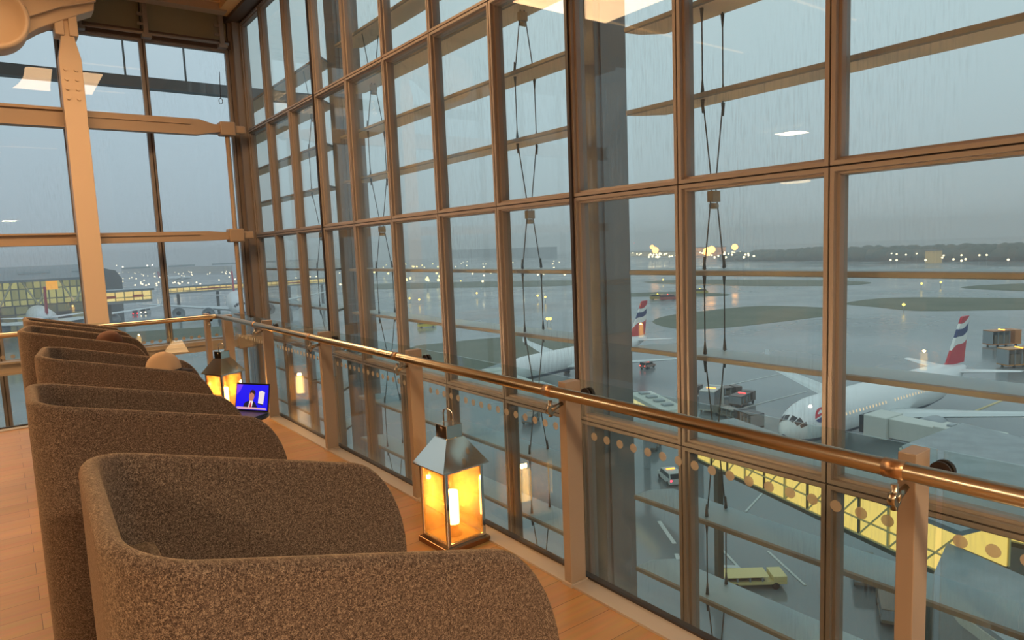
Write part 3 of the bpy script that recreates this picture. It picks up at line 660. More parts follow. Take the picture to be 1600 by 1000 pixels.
struct(MB().add([(R*math.cos(2*PI*k/n), R*math.sin(2*PI*k/n), GZ) for k in range(n)]+[(R*math.cos(2*PI*k/n), R*math.sin(2*PI*k/n), GZ-1) for k in range(n)],
   [tuple(range(n)), tuple(range(n, 2*n))[::-1]]+[(k, (k+1) % n, n+(k+1) % n, n+k) for k in range(n)]).build('ground', APRON), 'wet grey airport apron far below the windows', 'apron')
GRASS = mat('dull_grass', (92, 98, 78), .9, noise=((108, 110, 90), .05, 4))
def ground_patch(name, pxs, m, lab, cat, h=.06, sm=True):
    P = [gp(a, b, GZ) for a, b in pxs]
    if sm:
        Q = []
        for i in range(len(P)):
            a, b, c, d = P[i-1], P[i], P[(i+1) % len(P)], P[(i+2) % len(P)]
            for t in (0, .25, .5, .75):
                Q.append(.5*((2*b)+(c-a)*t+(2*a-5*b+4*c-d)*t*t+(-a+3*b-3*c+d)*t**3))
        P = Q
    o = MB().prism([(v.x, v.y) for v in P], 'z', GZ, GZ+h).build(name, m); tag(o, lab, cat); return o
ground_patch('grass_island', [(1020, 504), (1040, 494), (1100, 486), (1190, 478), (1300, 482), (1300, 492), (1200, 505), (1120, 513), (1060, 514)], GRASS, 'grass island on the apron in the widest pane, left of the dark mullion', 'grass')
ground_patch('grass_island', [(1320, 474), (1400, 465), (1600, 466), (1800, 466), (1800, 483), (1600, 484), (1440, 486), (1370, 480)], GRASS, 'grass island beyond the parked airliner on the right', 'grass')
ground_patch('grass_island', [(1005, 441), (1080, 437), (1290, 438), (1362, 442), (1290, 447), (1100, 446)], GRASS, 'long thin grass strip behind the handrail bar outside', 'grass')
ground_patch('grass_island', [(1500, 449), (1600, 443), (1800, 441), (1800, 460), (1600, 455)], GRASS, 'grass strip at the far right of the taxiway', 'grass')
ground_patch('grass_island', [(950, 460), (1050, 456), (1136, 459), (1120, 463), (1040, 463), (960, 464)], GRASS, 'small grass sliver behind the red and yellow vehicles', 'grass')
ground_patch('grass_island', [(640, 545), (700, 535), (800, 526), (905, 522), (905, 545), (820, 556), (740, 580), (660, 590)], GRASS, 'grass bank seen through the middle panes', 'grass')
ground_patch('grass_island', [(560, 445), (700, 441), (900, 438), (900, 446), (700, 450), (560, 452)], GRASS, 'long grass strip in the middle distance', 'grass')
ground_patch('grass_island', [(120, 525), (250, 516), (360, 510), (360, 522), (250, 532), (120, 542)], GRASS, 'grass strip outside the end wall behind the far lantern', 'grass')
LINE = mat('pale_paint', (196, 200, 196), .5); YEL = mat('yellow_paint', (206, 186, 128), .5)
def line(a, b, w, m, lab, z=GZ):
    A = gp(a[0], a[1], GZ); B = gp(b[0], b[1], GZ)
    tag(MB().bar(A+Vector((0, 0, .04)), B+Vector((0, 0, .04)), w, .07).build('painted_line', m), lab, 'ground marking')
line((1110, 608), (1250, 578), .35, LINE, 'upper pale taxiway line left of the airliner')
line((1140, 643), (1260, 612), .35, LINE, 'lower pale taxiway line left of the airliner nose')
line((1500, 652), (1600, 612), .5, YEL, 'yellow lead-in line right of the airliner')
line((1165, 800), (1215, 745), .25, LINE, 'short white line under the glazed bridge')
line((1030, 815), (1054, 850), .45, LINE, 'upper curved white road mark between the lower sunshades')
line((1057, 866), (1060, 875), .45, LINE, 'tiny white road dash between the lower sunshades')
line((1200, 862), (1258, 915), .25, LINE, 'thin slanting road line between the lower sunshades')
def px_bar(mb, a, b, w): mb.bar(gp(a[0], a[1], GZ)+Vector((0, 0, .05)), gp(b[0], b[1], GZ)+Vector((0, 0, .05)), w, .07)
mb = MB()
A, B, D_ = gp(1127, 856, GZ), gp(1125, 888, GZ), gp(1158, 889, GZ); cen = (A+B+D_)/3
vs = []
for s_ in (1, .62):
    for z in (.02, .09):
        for v in (A, B, D_): w = cen+(v-cen)*s_; vs.append((w.x, w.y, GZ+z))
fs = []
for k in range(3):
    j = (k+1) % 3
    fs += [(3+k, 3+j, 9+j, 9+k), (k, 6+k, 6+j, j), (k, j, 3+j, 3+k), (6+k, 9+k, 9+j, 6+j)]
tag(mb.add(vs, fs).build('painted_triangle', LINE), 'white give-way triangle painted on the road below', 'ground marking')
# ---------------- aircraft
PW = mat('aircraft_white', (226, 230, 230), .32); PG = mat('aircraft_grey', (150, 158, 162), .4); PD = mat('aircraft_dark', (40, 44, 52), .35)
PBEL = mat('aircraft_belly', (60, 74, 104), .35)
def fin_material(name):
    m = bpy.data.materials.new(name); m.use_nodes = True; nt = m.node_tree; b = nt.nodes['Principled BSDF']; b.inputs['Roughness'].default_value = .35
    tc = nt.nodes.new('ShaderNodeTexCoord'); sp = nt.nodes.new('ShaderNodeSeparateXYZ'); a = nt.nodes.new('ShaderNodeMath'); a.operation = 'MULTIPLY_ADD'; a.inputs[1].default_value = -.30
    wv = nt.nodes.new('ShaderNodeMath'); wv.operation = 'SINE'; w2 = nt.nodes.new('ShaderNodeMath'); w2.operation = 'MULTIPLY_ADD'; w2.inputs[1].default_value = .35
    mr = nt.nodes.new('ShaderNodeMapRange'); mr.inputs['From Min'].default_value = 0; mr.inputs['From Max'].default_value = 10.5; r = nt.nodes.new('ShaderNodeValToRGB'); r.color_ramp.interpolation = 'CONSTANT'
    L = nt.links.new
    L(tc.outputs['Object'], sp.inputs[0]); L(sp.outputs['X'], a.inputs[0]); L(sp.outputs['Z'], a.inputs[2]); L(sp.outputs['X'], wv.inputs[0]); L(wv.outputs[0], w2.inputs[0]); L(a.outputs[0], w2.inputs[2]); L(w2.outputs[0], mr.inputs['Value']); L(mr.outputs[0], r.inputs[0]); L(r.outputs[0], b.inputs['Base Color'])
    e = r.color_ramp.elements; e[0].position = 0; e[0].color = lin((196, 46, 60)); e[1].position = .16; e[1].color = lin((232, 232, 226))
    for p_, c in ((.30, (48, 62, 110)), (.43, (232, 232, 226)), (.53, (196, 46, 60)), (.76, (232, 232, 226))):
        k = e.new(p_); k.color = lin(c)
    return m
FIN = fin_material('ribbon_tail_paint'); FINR = mat('red_tail_paint', (190, 60, 80), .4)
STN = [(0, .03, -.14), (.006, .22, -.135), (.018, .42, -.12), (.035, .60, -.09), (.06, .78, -.05), (.09, .90, -.02), (.13, .975, 0), (.18, 1, 0), (.68, 1, 0), (.76, .93, .03), (.84, .76, .09), (.91, .50, .16), (.97, .26, .22), (1, .08, .25)]
def airliner(loc, th, L, D, span, ztop, finm, label, marks=False, group=None, low=False, eng=2):
    root = empty('airliner', (loc[0], loc[1], GZ), th); tag(root, label, 'aircraft', group)
    zc = min(D*.86, 5.3) if marks else D*.86; nk = 20 if low else 40
    def sta(s):
        for i in range(len(STN)-1):
            if s <= STN[i+1][0]:
                t = (s-STN[i][0])/(STN[i+1][0]-STN[i][0]); return STN[i][1]*(1-t)+STN[i+1][1]*t, STN[i][2]*(1-t)+STN[i+1][2]*t
        return STN[-1][1:]
    def surf(s, a, off=0): r, dz = sta(s); r = r*D/2+off; return Vector((s*L, r*math.cos(a), zc+dz*D+r*math.sin(a)))
    ss = [0, .003, .006, .012, .018, .026, .035, .047, .06, .075, .09, .11, .13, .155, .18, .4, .68, .72, .76, .8, .84, .88, .91, .94, .97, 1]
    vs = [surf(s, 2*PI*k/nk) for s in ss for k in range(nk)]
    mb = MB(); fs = [(i*nk+k, i*nk+(k+1) % nk, (i+1)*nk+(k+1) % nk, (i+1)*nk+k) for i in range(len(ss)-1) for k in range(nk)]
    mb.add(vs, fs, 0, True)
    for i in range(len(ss)-1):
        for k in range(nk):
            a = 2*PI*(k+.5)/nk
            if -.98 < math.sin(a) and math.sin(a) < -.62 or math.sin(a) <= -.98: mb.m[i*nk+k] = 1
    mb.add([surf(0, 2*PI*k/nk) for k in range(nk)], [tuple(range(nk))], 0); mb.add([surf(1, 2*PI*k/nk) for k in range(nk)], [tuple(range(nk))], 0)
    mb.build('fuselage', [PW, PBEL], root)
    # wings
    for s in (-1, 1):
        def foil(xl, ch, y, z, tk): return [(xl, y, z), (xl+ch*.12, y, z+tk*.5), (xl+ch*.4, y, z+tk*.6), (xl+ch, y, z), (xl+ch*.4, y, z-tk*.4), (xl+ch*.12, y, z-tk*.4)]
        st = [foil(.33*L, .20*L, s*D*.2, zc-D*.25, D*.22), foil(.46*L, .105*L, s*span*.36, zc-D*.12, D*.12), foil(.595*L, .042*L, s*span*.93, zc+D*.18, D*.05), foil(.615*L, .034*L, s*span*.975, zc+D*.24, D*.04), foil(.635*L, .022*L, s*span, zc+D*.62, D*.02)]
        vs = [v for g in st for v in g]; fs = [(i*6+k, i*6+(k+1) % 6, (i+1)*6+(k+1) % 6, (i+1)*6+k) for i in range(len(st)-1) for k in range(6)]+[tuple(range(6)), tuple(range(24, 30))]
        MB().add(vs, fs, 0, False).build('wing', mat('wing_white', (206, 214, 214), .3), root)
        st = [foil(.885*L, .09*L, s*D*.1, zc+D*.22, D*.08), foil(.955*L, .035*L, s*span*.34, zc+D*.34, D*.03)]
        vs = [v for g in st for v in g]; fs = [(k, (k+1) % 6, 6+(k+1) % 6, 6+k) for k in range(6)]+[tuple(range(6)), tuple(range(6, 12))]
        MB().add(vs, fs).build('tailplane', PW, root)
        for q in ((.33,) if eng == 2 else (.30, .58)):
            xe = (.33+.28*q)*L-.06*L; re = D*.27; Me = Matrix.Translation((xe, s*span*q, zc-D*.44+q*D*.25)) @ Matrix.Rotation(PI/2, 4, 'Y')
            e = MB().lathe([(re*.25, .35*re), (re*.86, .30*re), (re, 0), (re*1.08, re*.8), (re*1.0, re*2.4), (re*.72, re*3.2), (re*.3, re*3.9), (0, re*4)], 20, M=Me)
            e.lathe([(re*.24, re*.32), (re*.15, re*.1), (0, 0)], 14, M=Me, mi=1)
            e.lathe([(0, re*.34), (re*.88, re*.34)], 20, M=Me, mi=1)
            e.build('engine', [PG, PD], root)
    zt = ztop-zc; zb = D*.42
    fx0, fx1 = .84*L, .965*L
    fp = [(fx0-.02*L, zb-.02*D), (fx0+.03*L, zb+.06*D), (L*.965, zt-.02*D), (L*.975, zt), (L*1.012, zt), (L*.985, zb-.02*D)]
    tw = D*.035
    vs = []
    cx = [(p_[0], p_[1]) for p_ in fp]
    mbf = MB(); mbf.prism([(a-fx0, b-zb) for a, b in cx], 'y', -tw, tw)
    fo = mbf.build('tail_fin', finm, root, bevel=D*.01); fo.location = (fx0, 0, zc+zb)
    # gear
    for (gx, gy) in ((.10*L, 0), (.50*L, -D*.9), (.50*L, D*.9)):
        g = MB().tube([(gx, gy, .5), (gx, gy, zc-D*.3)], D*.03, 8)
        for w in (-1, 1): g.tube([(gx, gy+w*.5-.2, .55), (gx, gy+w*.5+.2, .55)], .55, 14, mi=1)
        g.build('landing_gear', [PG, PD], root)
    def decal(mb, s0, s1, a0, a1, mi=0, off=.03, n1=4, n2=4):
        vs = [surf(s0+(s1-s0)*i/n1, a0+(a1-a0)*j/n2, off) for i in range(n1+1) for j in range(n2+1)]
        mb.add(vs, [(i*(n2+1)+j, (i+1)*(n2+1)+j, (i+1)*(n2+1)+j+1, i*(n2+1)+j+1) for i in range(n1) for j in range(n2)], mi)
    d = math.radians
    for sd in (-1, 1):
        for (s0, s1, b0, b1) in ((.022, .036, 5, 30), (.024, .041, 33, 56), (.030, .047, 58, 72)):
            mbw = MB(); decal(mbw, s0, s1, d(90+sd*b0), d(90+sd*b1)); mbw.build('cockpit_window', PD, root, fixn=False)
    if marks:
        for sd in (1, -1):
            base = 0 if sd == 1 else PI
            def aa(v): return v if sd == 1 else PI-v
            mbm = MB(); NN = 16
            for band, (mi) in ((0, 0), (1, 1)):
                vs = []
                for i in range(NN+1):
                    t = i/NN; s = .072+.075*t; w = math.sin(PI*min(1, t*1.0)**.7)
                    lo, hi = ((.02, .34*w+.02) if band == 0 else (-.26*w-.05, -.05))
                    sl = .16*(t-.3)
                    vs += [surf(s, aa(d(28)+lo+sl), .035), surf(s, aa(d(28)+hi+sl), .035)]
                mbm.add(vs, [(2*i, 2*i+2, 2*i+3, 2*i+1) for i in range(NN)], mi)
            mbm.build('ribbon_emblem', [mat('emblem_red', (196, 44, 58), .4), mat('emblem_blue', (44, 62, 120), .4)], root, fixn=False)
            mbd = MB()
            decal(mbd, .155, .172, aa(d(-14)), aa(d(20)), 0, .03, 2, 3); mbd.build('cabin_door', PG, root, fixn=False)
            for k in range(34):
                s = .19+k*.0165
                if .40 < s < .43: continue
                mw_ = MB(); decal(mw_, s, s+.0045, aa(d(10)), aa(d(17)), 0, .03, 1, 1); mw_.build('cabin_window', mat('cabin_glow', (90, 90, 90), .3, emit=(255, 220, 170), es=.35 if k % 3 else .9), root, fixn=False)
    return root
airliner((91.4, 55.4), -.0706, 57, 7.0, 30, 17, FIN, 'white wide airliner with ribbon-striped tail parked nose-on at the right', marks=True)

airliner((89.3, 124.5), .115, 57, 5.8, 29, 17, FIN, 'second ribbon-tailed airliner, its fin beside the near dark column outside', low=True)
def far_plane(px, py, h, th, sc, finm, label, eng=2, nose=True):
    g = gp(px, py, GZ+h); airliner((g.x, g.y), th, 62*sc, 6.4*sc, 33*sc, 19*sc, finm, label, low=True, eng=eng)
def at_y(px, Y): v = yp(px, 450, Y); return v.x, Y
x_, y_ = at_y(60, 372); airliner((x_, y_+52), math.radians(-90+1), 76, 10.5, 50, 25, FINR, 'white airliner with red tail in front of the glass terminal at far left', low=True, eng=4)
x_, y_ = at_y(376, 345); airliner((x_, y_), math.radians(78), 76, 11, 50, 26, FINR, 'huge white airliner parked nose-on beside the glass corner', low=True, eng=4)
far_plane(300, 432, 6, math.radians(200), .9, FINR, 'small white airliner on the far apron left of the glass corner')
far_plane(185, 437, 6, math.radians(170), .8, FINR, 'tiny airliner far behind the yellow-lit pier at left')
far_plane(1128, 412, 8, math.radians(160), .62, FIN, 'tiny ribbon-tailed airliner on the far side of the airfield')
# ---------------- lit bridges and piers
LITY = mat('lit_glazing', (60, 50, 20), .4, emit=(255, 216, 118), es=1.15, noise=None)
LITW = mat('lit_pale', (60, 56, 40), .4, emit=(255, 232, 160), es=1.0)
ROOFG = mat('wet_roof', (120, 128, 130), .3, noise=((136, 144, 146), .6, 4), bump=(2.5, .25, .05))
MUL = mat('pale_bridge_steel', (206, 190, 130), .5); MULD = mat('dark_bridge_steel', (84, 76, 58), .5)
def glazed_bridge(A, B, zb, zt, width, bay, label, side=1, legs=True, diag=True):
    A = Vector((A[0], A[1], 0)); B = Vector((B[0], B[1], 0)); L = (B-A).length; th = math.atan2(B.y-A.y, B.x-A.x)
    r = empty('glazed_bridge', (A.x, A.y, GZ), th); tag(r, label, 'bridge')
    b, t = zb-GZ, zt-GZ; w = width*side; y0, y1 = min(0, w), max(0, w)
    MB().box(0, L, y0, y1, b-.35, b).build('deck', MULD, r); MB().box(-.3, L+.3, y0-.25, y1+.25, t, t+.3).build('bridge_roof', ROOFG, r)
    MB().box(0, L, y0+.12, y0+.16, b, t).build('glazing', LITY, r); MB().box(0, L, y1-.16, y1-.12, b, t).build('glazing', LITY, r)
    n = max(2, int(L/bay))
    for i in range(n+1):
        x = L*i/n
        for yy in (y0, y1): MB().box(x-.07, x+.07, yy-.07, yy+.07, b, t).build('upright', MUL if i % 2 else MULD, r)
        if i < n and diag:
            for yy in (y0-.03, y1+.03): MB().bar((x, yy, b), (x+L/n, yy, b+(t-b)*.95), .07, .10).build('brace', MUL, r)
    for yy in (y0-.05, y1+.05):
        for z in (b+.05, b+(t-b)*.40): MB().box(0, L, yy-.05, yy+.05, z-.05, z+.05).build('rail', MUL, r)
    if legs:
        for x in (L*.02, L*.97): MB().box(x-.3, x+.3, (y0+y1)/2-.3, (y0+y1)/2+.3, 0, b-.35).build('leg', MULD, r)
    return r
glazed_bridge(gp(1087, 715, -18.2), gp(1495, 907, -18.2), -18.2, -15.4, 4.2, 2.1, 'yellow-lit glazed walkway bridge running under the windows at lower right', side=1)
glazed_bridge((51.2, 20.5), (52.5, 6), -19.0, -15.4, 3.6, 2.2, 'second yellow-lit glazed bridge at the far lower right', side=1)
o = ground_patch('flat_roof', [(1450, 872), (1475, 845), (1600, 900), (1750, 960), (1700, 1060), (1500, 925)], ROOFG, 'wet textured grey roof at the lower right corner', 'roof', sm=False)
bpy.data.objects.remove(o)
def slab(name, pxs, z, th, m, lab, cat, base=None):
    P = [gp(a, b, z) for a, b in pxs]; r = empty(name, (P[0].x, P[0].y, GZ)); tag(r, lab, cat)
    inv_parent(MB().prism([(v.x, v.y) for v in P], 'z', z-th, z).build('roof', m), r)
    c = sum(P, Vector())/len(P); Q = [c+(v-c)*.97 for v in P]
    inv_parent(MB().prism([(v.x, v.y) for v in Q], 'z', z, z+.25).build('roof_membrane', ROOFG), r)
    Q = [c+(v-c)*.94 for v in P]
    inv_parent(MB().prism([(v.x, v.y) for v in Q], 'z', GZ, z-th).build('wall', base or mat('grey_cladding', (140, 142, 138), .6)), r)
    return r
slab('pier_building', [(1455, 905), (1478, 852), (1600, 906), (1740, 965), (1690, 1100), (1500, 960)], -16.2, .5, mat('roof_edge', (186, 184, 168), .5), 'wet grey flat roof in the lower right corner below the bridge', 'building')
slab('pier_building', [(1503, 663), (1700, 712), (1700, 805), (1430, 752), (1405, 700)], -18.2, .9, mat('roof_edge', (186, 184, 168), .5), 'large grey flat roof in front of the parked airliner at right', 'building')
def jet_bridge(P, Q, ztop, h, w, label, lit=True, cabin=True):
    P = Vector((P[0], P[1], 0)); Q = Vector((Q[0], Q[1], 0)); L = (Q-P).length; th = math.atan2(Q.y-P.y, Q.x-P.x)
    r = empty('jet_bridge', (P.x, P.y, GZ), th); tag(r, label, 'jet bridge'); t = ztop-GZ
    JW = mat('jet_bridge_white', (196, 200, 192), .5)
    MB().box(0, L*.55, -w/2, w/2, t-h, t).build('tunnel', JW, r, bevel=.1); MB().box(L*.52, L, -w*.42, w*.42, t-h*.92, t-.25).build('inner_tunnel', JW, r, bevel=.1)
    for i in range(4): MB().box(L*(.12*i+.05), L*(.12*i+.1), -w*.2, w*.2, t, t+.25).build('roof_box', PG, r)
    if lit:
        nn = int(L*.5/1.6)
        for i in range(nn):
            for s in (-1, 1): MB().box(.4+i*1.6, 1.8+i*1.6, s*w/2-.03, s*w/2+.03, t-h*.75, t-h*.2).build('lit_window', LITW, r)
    if cabin: MB().box(L, L+3.2, -w*.6, w*.6, t-h, t-.1).build('docking_cab', JW, r, bevel=.15); MB().box(L+3.2, L+4.0, -w*.5, w*.5, t-h*.9, t-.4).build('bellows', PD, r)
    for x in (L*.1, L*.85): MB().box(x-.4, x+.4, -.4, .4, 0, t-h).build('leg', PG, r)
    return r
jet_bridge(gp(1000, 612, -21), gp(1112, 668, -21), -21, 3.0, 3.6, 'pale jet bridge with a lit window strip seen just above the handrail')
jet_bridge(gp(915, 625, -21), gp(778, 578, -21), -21, 3.0, 3.2, 'jet bridge with a yellow glazed side beyond the handrail, left of the dark column')
a_ = gp(1444, 680, -22); b_ = gp(1340, 655, -24.5)
jet_bridge((b_.x+1, b_.y-17), (b_.x+2.2, b_.y-4.0), -23.6, 3.2, 3.6, 'white jet bridge docked at the parked airliner on the right', lit=False)
# ---------------- terminal and piers at far left
def lit_facade(name, dark, c1, c2, bw, rh, es, mortar=.12, bias=-.2):
    m = bpy.data.materials.new(name); m.use_nodes = True; nt = m.node_tree; b = nt.nodes['Principled BSDF']; b.inputs['Base Color'].default_value = lin(dark); b.inputs['Roughness'].default_value = .4
    tc = nt.nodes.new('ShaderNodeTexCoord'); sp = nt.nodes.new('ShaderNodeSeparateXYZ'); cb = nt.nodes.new('ShaderNodeCombineXYZ'); br = nt.nodes.new('ShaderNodeTexBrick'); ad = nt.nodes.new('ShaderNodeMath'); ad.operation = 'ADD'
    L = nt.links.new
    L(tc.outputs['Object'], sp.inputs[0]); L(sp.outputs['X'], ad.inputs[0]); L(sp.outputs['Y'], ad.inputs[1]); L(ad.outputs[0], cb.inputs['X']); L(sp.outputs['Z'], cb.inputs['Y']); L(cb.outputs[0], br.inputs['Vector'])
    br.offset = 0; br.inputs['Scale'].default_value = 1; br.inputs['Brick Width'].default_value = bw; br.inputs['Row Height'].default_value = rh; br.inputs['Mortar Size'].default_value = mortar; br.inputs['Bias'].default_value = bias
    br.inputs['Color1'].default_value = lin(c1); br.inputs['Color2'].default_value = lin(c2); br.inputs['Mortar'].default_value = lin(dark)
    L(br.outputs['Color'], b.inputs['Emission Color']); b.inputs['Emission Strength'].default_value = es
    return m
tm = empty('terminal_building', (0, 0, GZ)); x1, _ = at_y(128, 430); x0, _ = at_y(-260, 430)
tm.location = (x1, 430, GZ); tag(tm, 'long grey-roofed glass terminal with yellow-lit halls at far left', 'building')
H1 = yp(60, 437, 430).z-GZ; H2 = yp(60, 417, 520).z-GZ; Lx = x1-x0
MB().box(-Lx, 2, 0, 90, 0, H1*.52).build('lower_storeys', lit_facade('terminal_low', (58, 58, 54), (150, 150, 100), (30, 32, 32), 6, 4.5, .7, .4, .15), tm)
MB().box(-Lx, 2, 2, 88, H1*.52, H1).build('departure_hall', lit_facade('terminal_hall', (80, 84, 66), (214, 206, 120), (96, 98, 66), 3.2, 5.5, .7, .35), tm)
sec = [(-8, H1-.8), (20, H1+4), (45, H2-.6), (70, H1+4), (98, H1-.8), (98, H1+.4), (70, H1+5.2), (45, H2+.6), (20, H1+5.2), (-8, H1+.4)]
MB().prism(sec, 'x', -Lx, 5).build('roof', mat('terminal_roof', (120, 128, 130), .5), tm)
for i in range(9): MB().box(-Lx+20+i*24, -Lx+34+i*24, 8, 10, H1+3.2, H1+4.2).build('roof_light', mat('roof_light', (176, 184, 184), .4), tm)
for i in range(8):
    MB().bar((-4-i*16, -2.5, H1*.52), (-10-i*16, -6, H1-.6), .7, .7).build('hall_strut', mat('strut_cream', (210, 200, 160), .5), tm)
    MB().bar((-4-i*16, -2.5, H1*.52), (2-i*16, -6, H1-.6), .7, .7).build('hall_strut', mat('strut_cream', (210, 200, 160), .5), tm)
MB().box(-16, -11, -7, -6.2, H1*.80, H1*.97).build('orange_sign', emis('orange_sign', (255, 176, 40), 1.1), tm)
eb = empty('barrel_building', (at_y(167, 440)[0], 440, GZ)); tag(eb, 'dark round-roofed building end right of the pale column', 'building')
hh = yp(167, 417, 440).z-GZ; h2 = yp(167, 437, 440).z-GZ
MB().prism([(-3.5, 0), (7, 0), (8, h2), (5, h2+5), (2, hh-1.5), (-2, hh), (-3.5, hh)], 'y', 0, 60).build('shell', mat('barrel_grey', (104, 110, 112), .5), eb)
def pier(px0, px1, yt0, yb0, Y, label, yt1=None):
    a = yp(px0, yt0, Y); c = yp(px1, yt1 or yt0, Y); zt = (a.z+c.z)/2-GZ; zb = yp(px0, yb0, Y).z-GZ
    r = empty('lit_pier', (a.x, Y, GZ)); tag(r, label, 'pier'); L = c.x-a.x
    MB().box(0, L, 0, 12, zb, zt).build('glazed_gallery', lit_facade('pier_glow_%d' % px0, (110, 100, 60), (255, 226, 140), (236, 190, 96), 3.4, (zt-zb)/1.0, 1.0, .22), r)
    MB().box(-1, L+1, -1, 13, zt, zt+.9).build('roof', ROOFG, r); MB().box(0, L, .5, 11.5, zb-1.2, zb).build('deck', PG, r)
    for i in range(int(L/22)+1): MB().box(4+i*22, 5.4+i*22, 5, 6.4, 0, zb-1.2).build('leg', mat('pier_leg', (96, 92, 84), .6), r)
    for i in range(2): MB().box(L*(.14+.5*i), L*(.34+.5*i), -.1, 0, zb+(zt-zb)*.3, zb+(zt-zb)*.6).build('red_lettering', mat('red_letter', (200, 90, 50), .5), r)
    return r
pier(150, 237, 456, 473, 330, 'yellow-lit glazed pier right of the pale column')
pier(266, 520, 447, 457, 432, 'long yellow-lit pier running behind the glass corner', yt1=438)
# ---------------- vehicles and apron equipment
TYRE = mat('tyre', (28, 28, 30), .8); VGL = mat('vehicle_glass', (30, 36, 42), .1)
def vehicle(px, py, th, col, label, kind='van', beacon=(255, 140, 50), lamp=None, L=4.6, W=1.9, H=1.8, bs=6, lr=.12):
    g = gp(px, py, GZ); r = empty('service_'+kind, (g.x, g.y, GZ), th); tag(r, label, 'vehicle')
    M_ = mat('paint_%d_%d_%d' % col, col, .35)
    if kind == 'van':
        MB().prism([(-L/2, .35), (L/2, .35), (L/2, H*.52), (L/2-.9, H*.58), (L/2-1.5, H*.97), (-L/2+.25, H), (-L/2, H*.6)], 'y', -W/2, W/2, M=None).build('body', M_, r, bevel=.06)
        for s in (-1, 1): MB().prism([(L/2-1.05, H*.60), (L/2-1.6, H*.92), (-L/2+.35, H*.94), (-L/2+.2, H*.62)], 'y', s*W/2-.01, s*W/2+.01).build('side_window', VGL, r)
        MB().prism([(-L/2-.02, H*.62), (-L/2+.2, H*.95), (-L/2+.22, H*.95), (-L/2, H*.62)], 'y', -W*.42, W*.42).build('rear_window', VGL, r)
    else:
        MB().box(-L/2, L/2, -W/2, W/2, .5, .8).box(L*.28, L/2, -W/2, W/2, .8, H).box(-L/2, L*.22, -W/2, W/2, H*.95, H).build('body', M_, r, bevel=.04)
        for i in range(4): MB().box(-L/2+i*L*.2, -L/2+.12+i*L*.2, -W/2, W/2, .8, H*.95).build('upright', PG, r)
        MB().box(-L*.4, L*.15, -W*.4, W*.4, .8, H*.7).build('load', mat('load_canvas', (120, 110, 96), .8), r)
    for sx in (-.32, .32):
        for sy in (-1, 1): MB().tube([(L*sx, sy*(W/2-.2), .34), (L*sx, sy*(W/2+.02), .34)], .34, 14).build('wheel', TYRE, r)
    if beacon: MB().tube([(-.2, -W*.3, H), (-.2, W*.3, H), ], .12, 8).build('roof_beacon', emis('beacon_%d_%d_%d' % beacon, beacon, bs), r)
    if lamp:
        for s in (-1, 1): MB().box(-L/2-.05, -L/2, s*W*.4-lr, s*W*.4+lr, .8, .8+2*lr).build('tail_lamp', emis('lamp_%d_%d_%d' % lamp, lamp, 5), r)
    return r
vehicle(1047, 752, math.radians(62), (206, 206, 200), 'white service car with an orange beacon below the dark column', lamp=(255, 60, 90), L=4.8, W=2.0, H=1.9)
vehicle(1112, 640, math.radians(20), (190, 190, 180), 'white cargo loader among the dark ground gear left of the airliner', 'loader', L=6.5, W=3, H=4.4, bs=9)
vehicle(1160, 632, math.radians(10), (92, 74, 66), 'dark brown dolly with red lamps nearest the airliner wing', 'dolly', beacon=(255, 60, 60), L=7, W=2.6, H=2.4)
vehicle(1132, 620, math.radians(-20), (100, 84, 74), 'brown baggage dolly behind the cargo loader', 'dolly', beacon=None, L=7, W=2.6, H=2.2)
vehicle(1078, 622, math.radians(15), (96, 82, 76), 'brown baggage dolly touching the dark mullion', 'dolly', beacon=(255, 130, 60), L=8, W=2.6, H=2.4)
vehicle(1138, 652, math.radians(80), (120, 116, 104), 'grey belt loader in front of the white cargo loader', 'loader', beacon=None, L=6, W=2.2, H=1.9)
vehicle(1170, 668, math.radians(70), (50, 50, 52), 'black tow truck ahead of the airliner nose', 'loader', beacon=None, L=5, W=2.8, H=3.0)
vehicle(1012, 575, math.radians(5), (150, 120, 110), 'small tug with glowing red lights right of the dark column', 'van', beacon=(255, 70, 50), bs=14, lamp=(255, 80, 60))
vehicle(1028, 468, math.radians(-35), (180, 150, 60), 'yellow-lit airfield truck on the taxiway beyond the ribbon tail', 'van', beacon=(255, 210, 40), L=9, W=3, H=3.2, bs=12)
vehicle(1044, 469, math.radians(-35), (170, 60, 50), 'red-lit airfield truck just right of the yellow-lit one', 'van', beacon=(255, 60, 30), L=9, W=3, H=3.2, bs=12)
vehicle(1094, 459, math.radians(-35), (190, 170, 60), 'yellow-lit truck on the small grass sliver', 'van', beacon=(255, 220, 60), L=9, W=3, H=3.2, bs=10)
vehicle(1592, 572, math.radians(-30), (190, 130, 60), 'orange-lit truck at the far right edge behind the tail', 'loader', beacon=(255, 150, 30), L=9, W=3.5, H=4.6, bs=14)
vehicle(1565, 540, math.radians(-30), (190, 120, 60), 'second orange-lit truck behind the airliner tail', 'loader', beacon=(255, 160, 40), L=9, W=3.5, H=4.6, bs=16)
vehicle(211, 492, math.radians(85), (150, 50, 50), 'small red van on the wet apron right of the pale column', 'van', beacon=(255, 80, 60), lamp=(255, 40, 60), L=7, W=3, H=3, lr=.3)
vehicle(228, 490, math.radians(60), (190, 190, 186), 'silver van beside the red one on the wet apron', 'van', beacon=None, lamp=(255, 240, 200), L=8, W=3.4, H=3.4, lr=.4)
vehicle(667, 511, math.radians(-20), (210, 200, 40), 'yellow airfield van seen through the middle panes', 'van', beacon=(255, 220, 40), L=8, W=3, H=2.6, bs=5)
vehicle(1176, 914, math.radians(-38), (226, 206, 140), 'low pale yellow trailer between the two lowest sunshades', 'dolly', beacon=None, L=6.0, W=2.0, H=1.3)
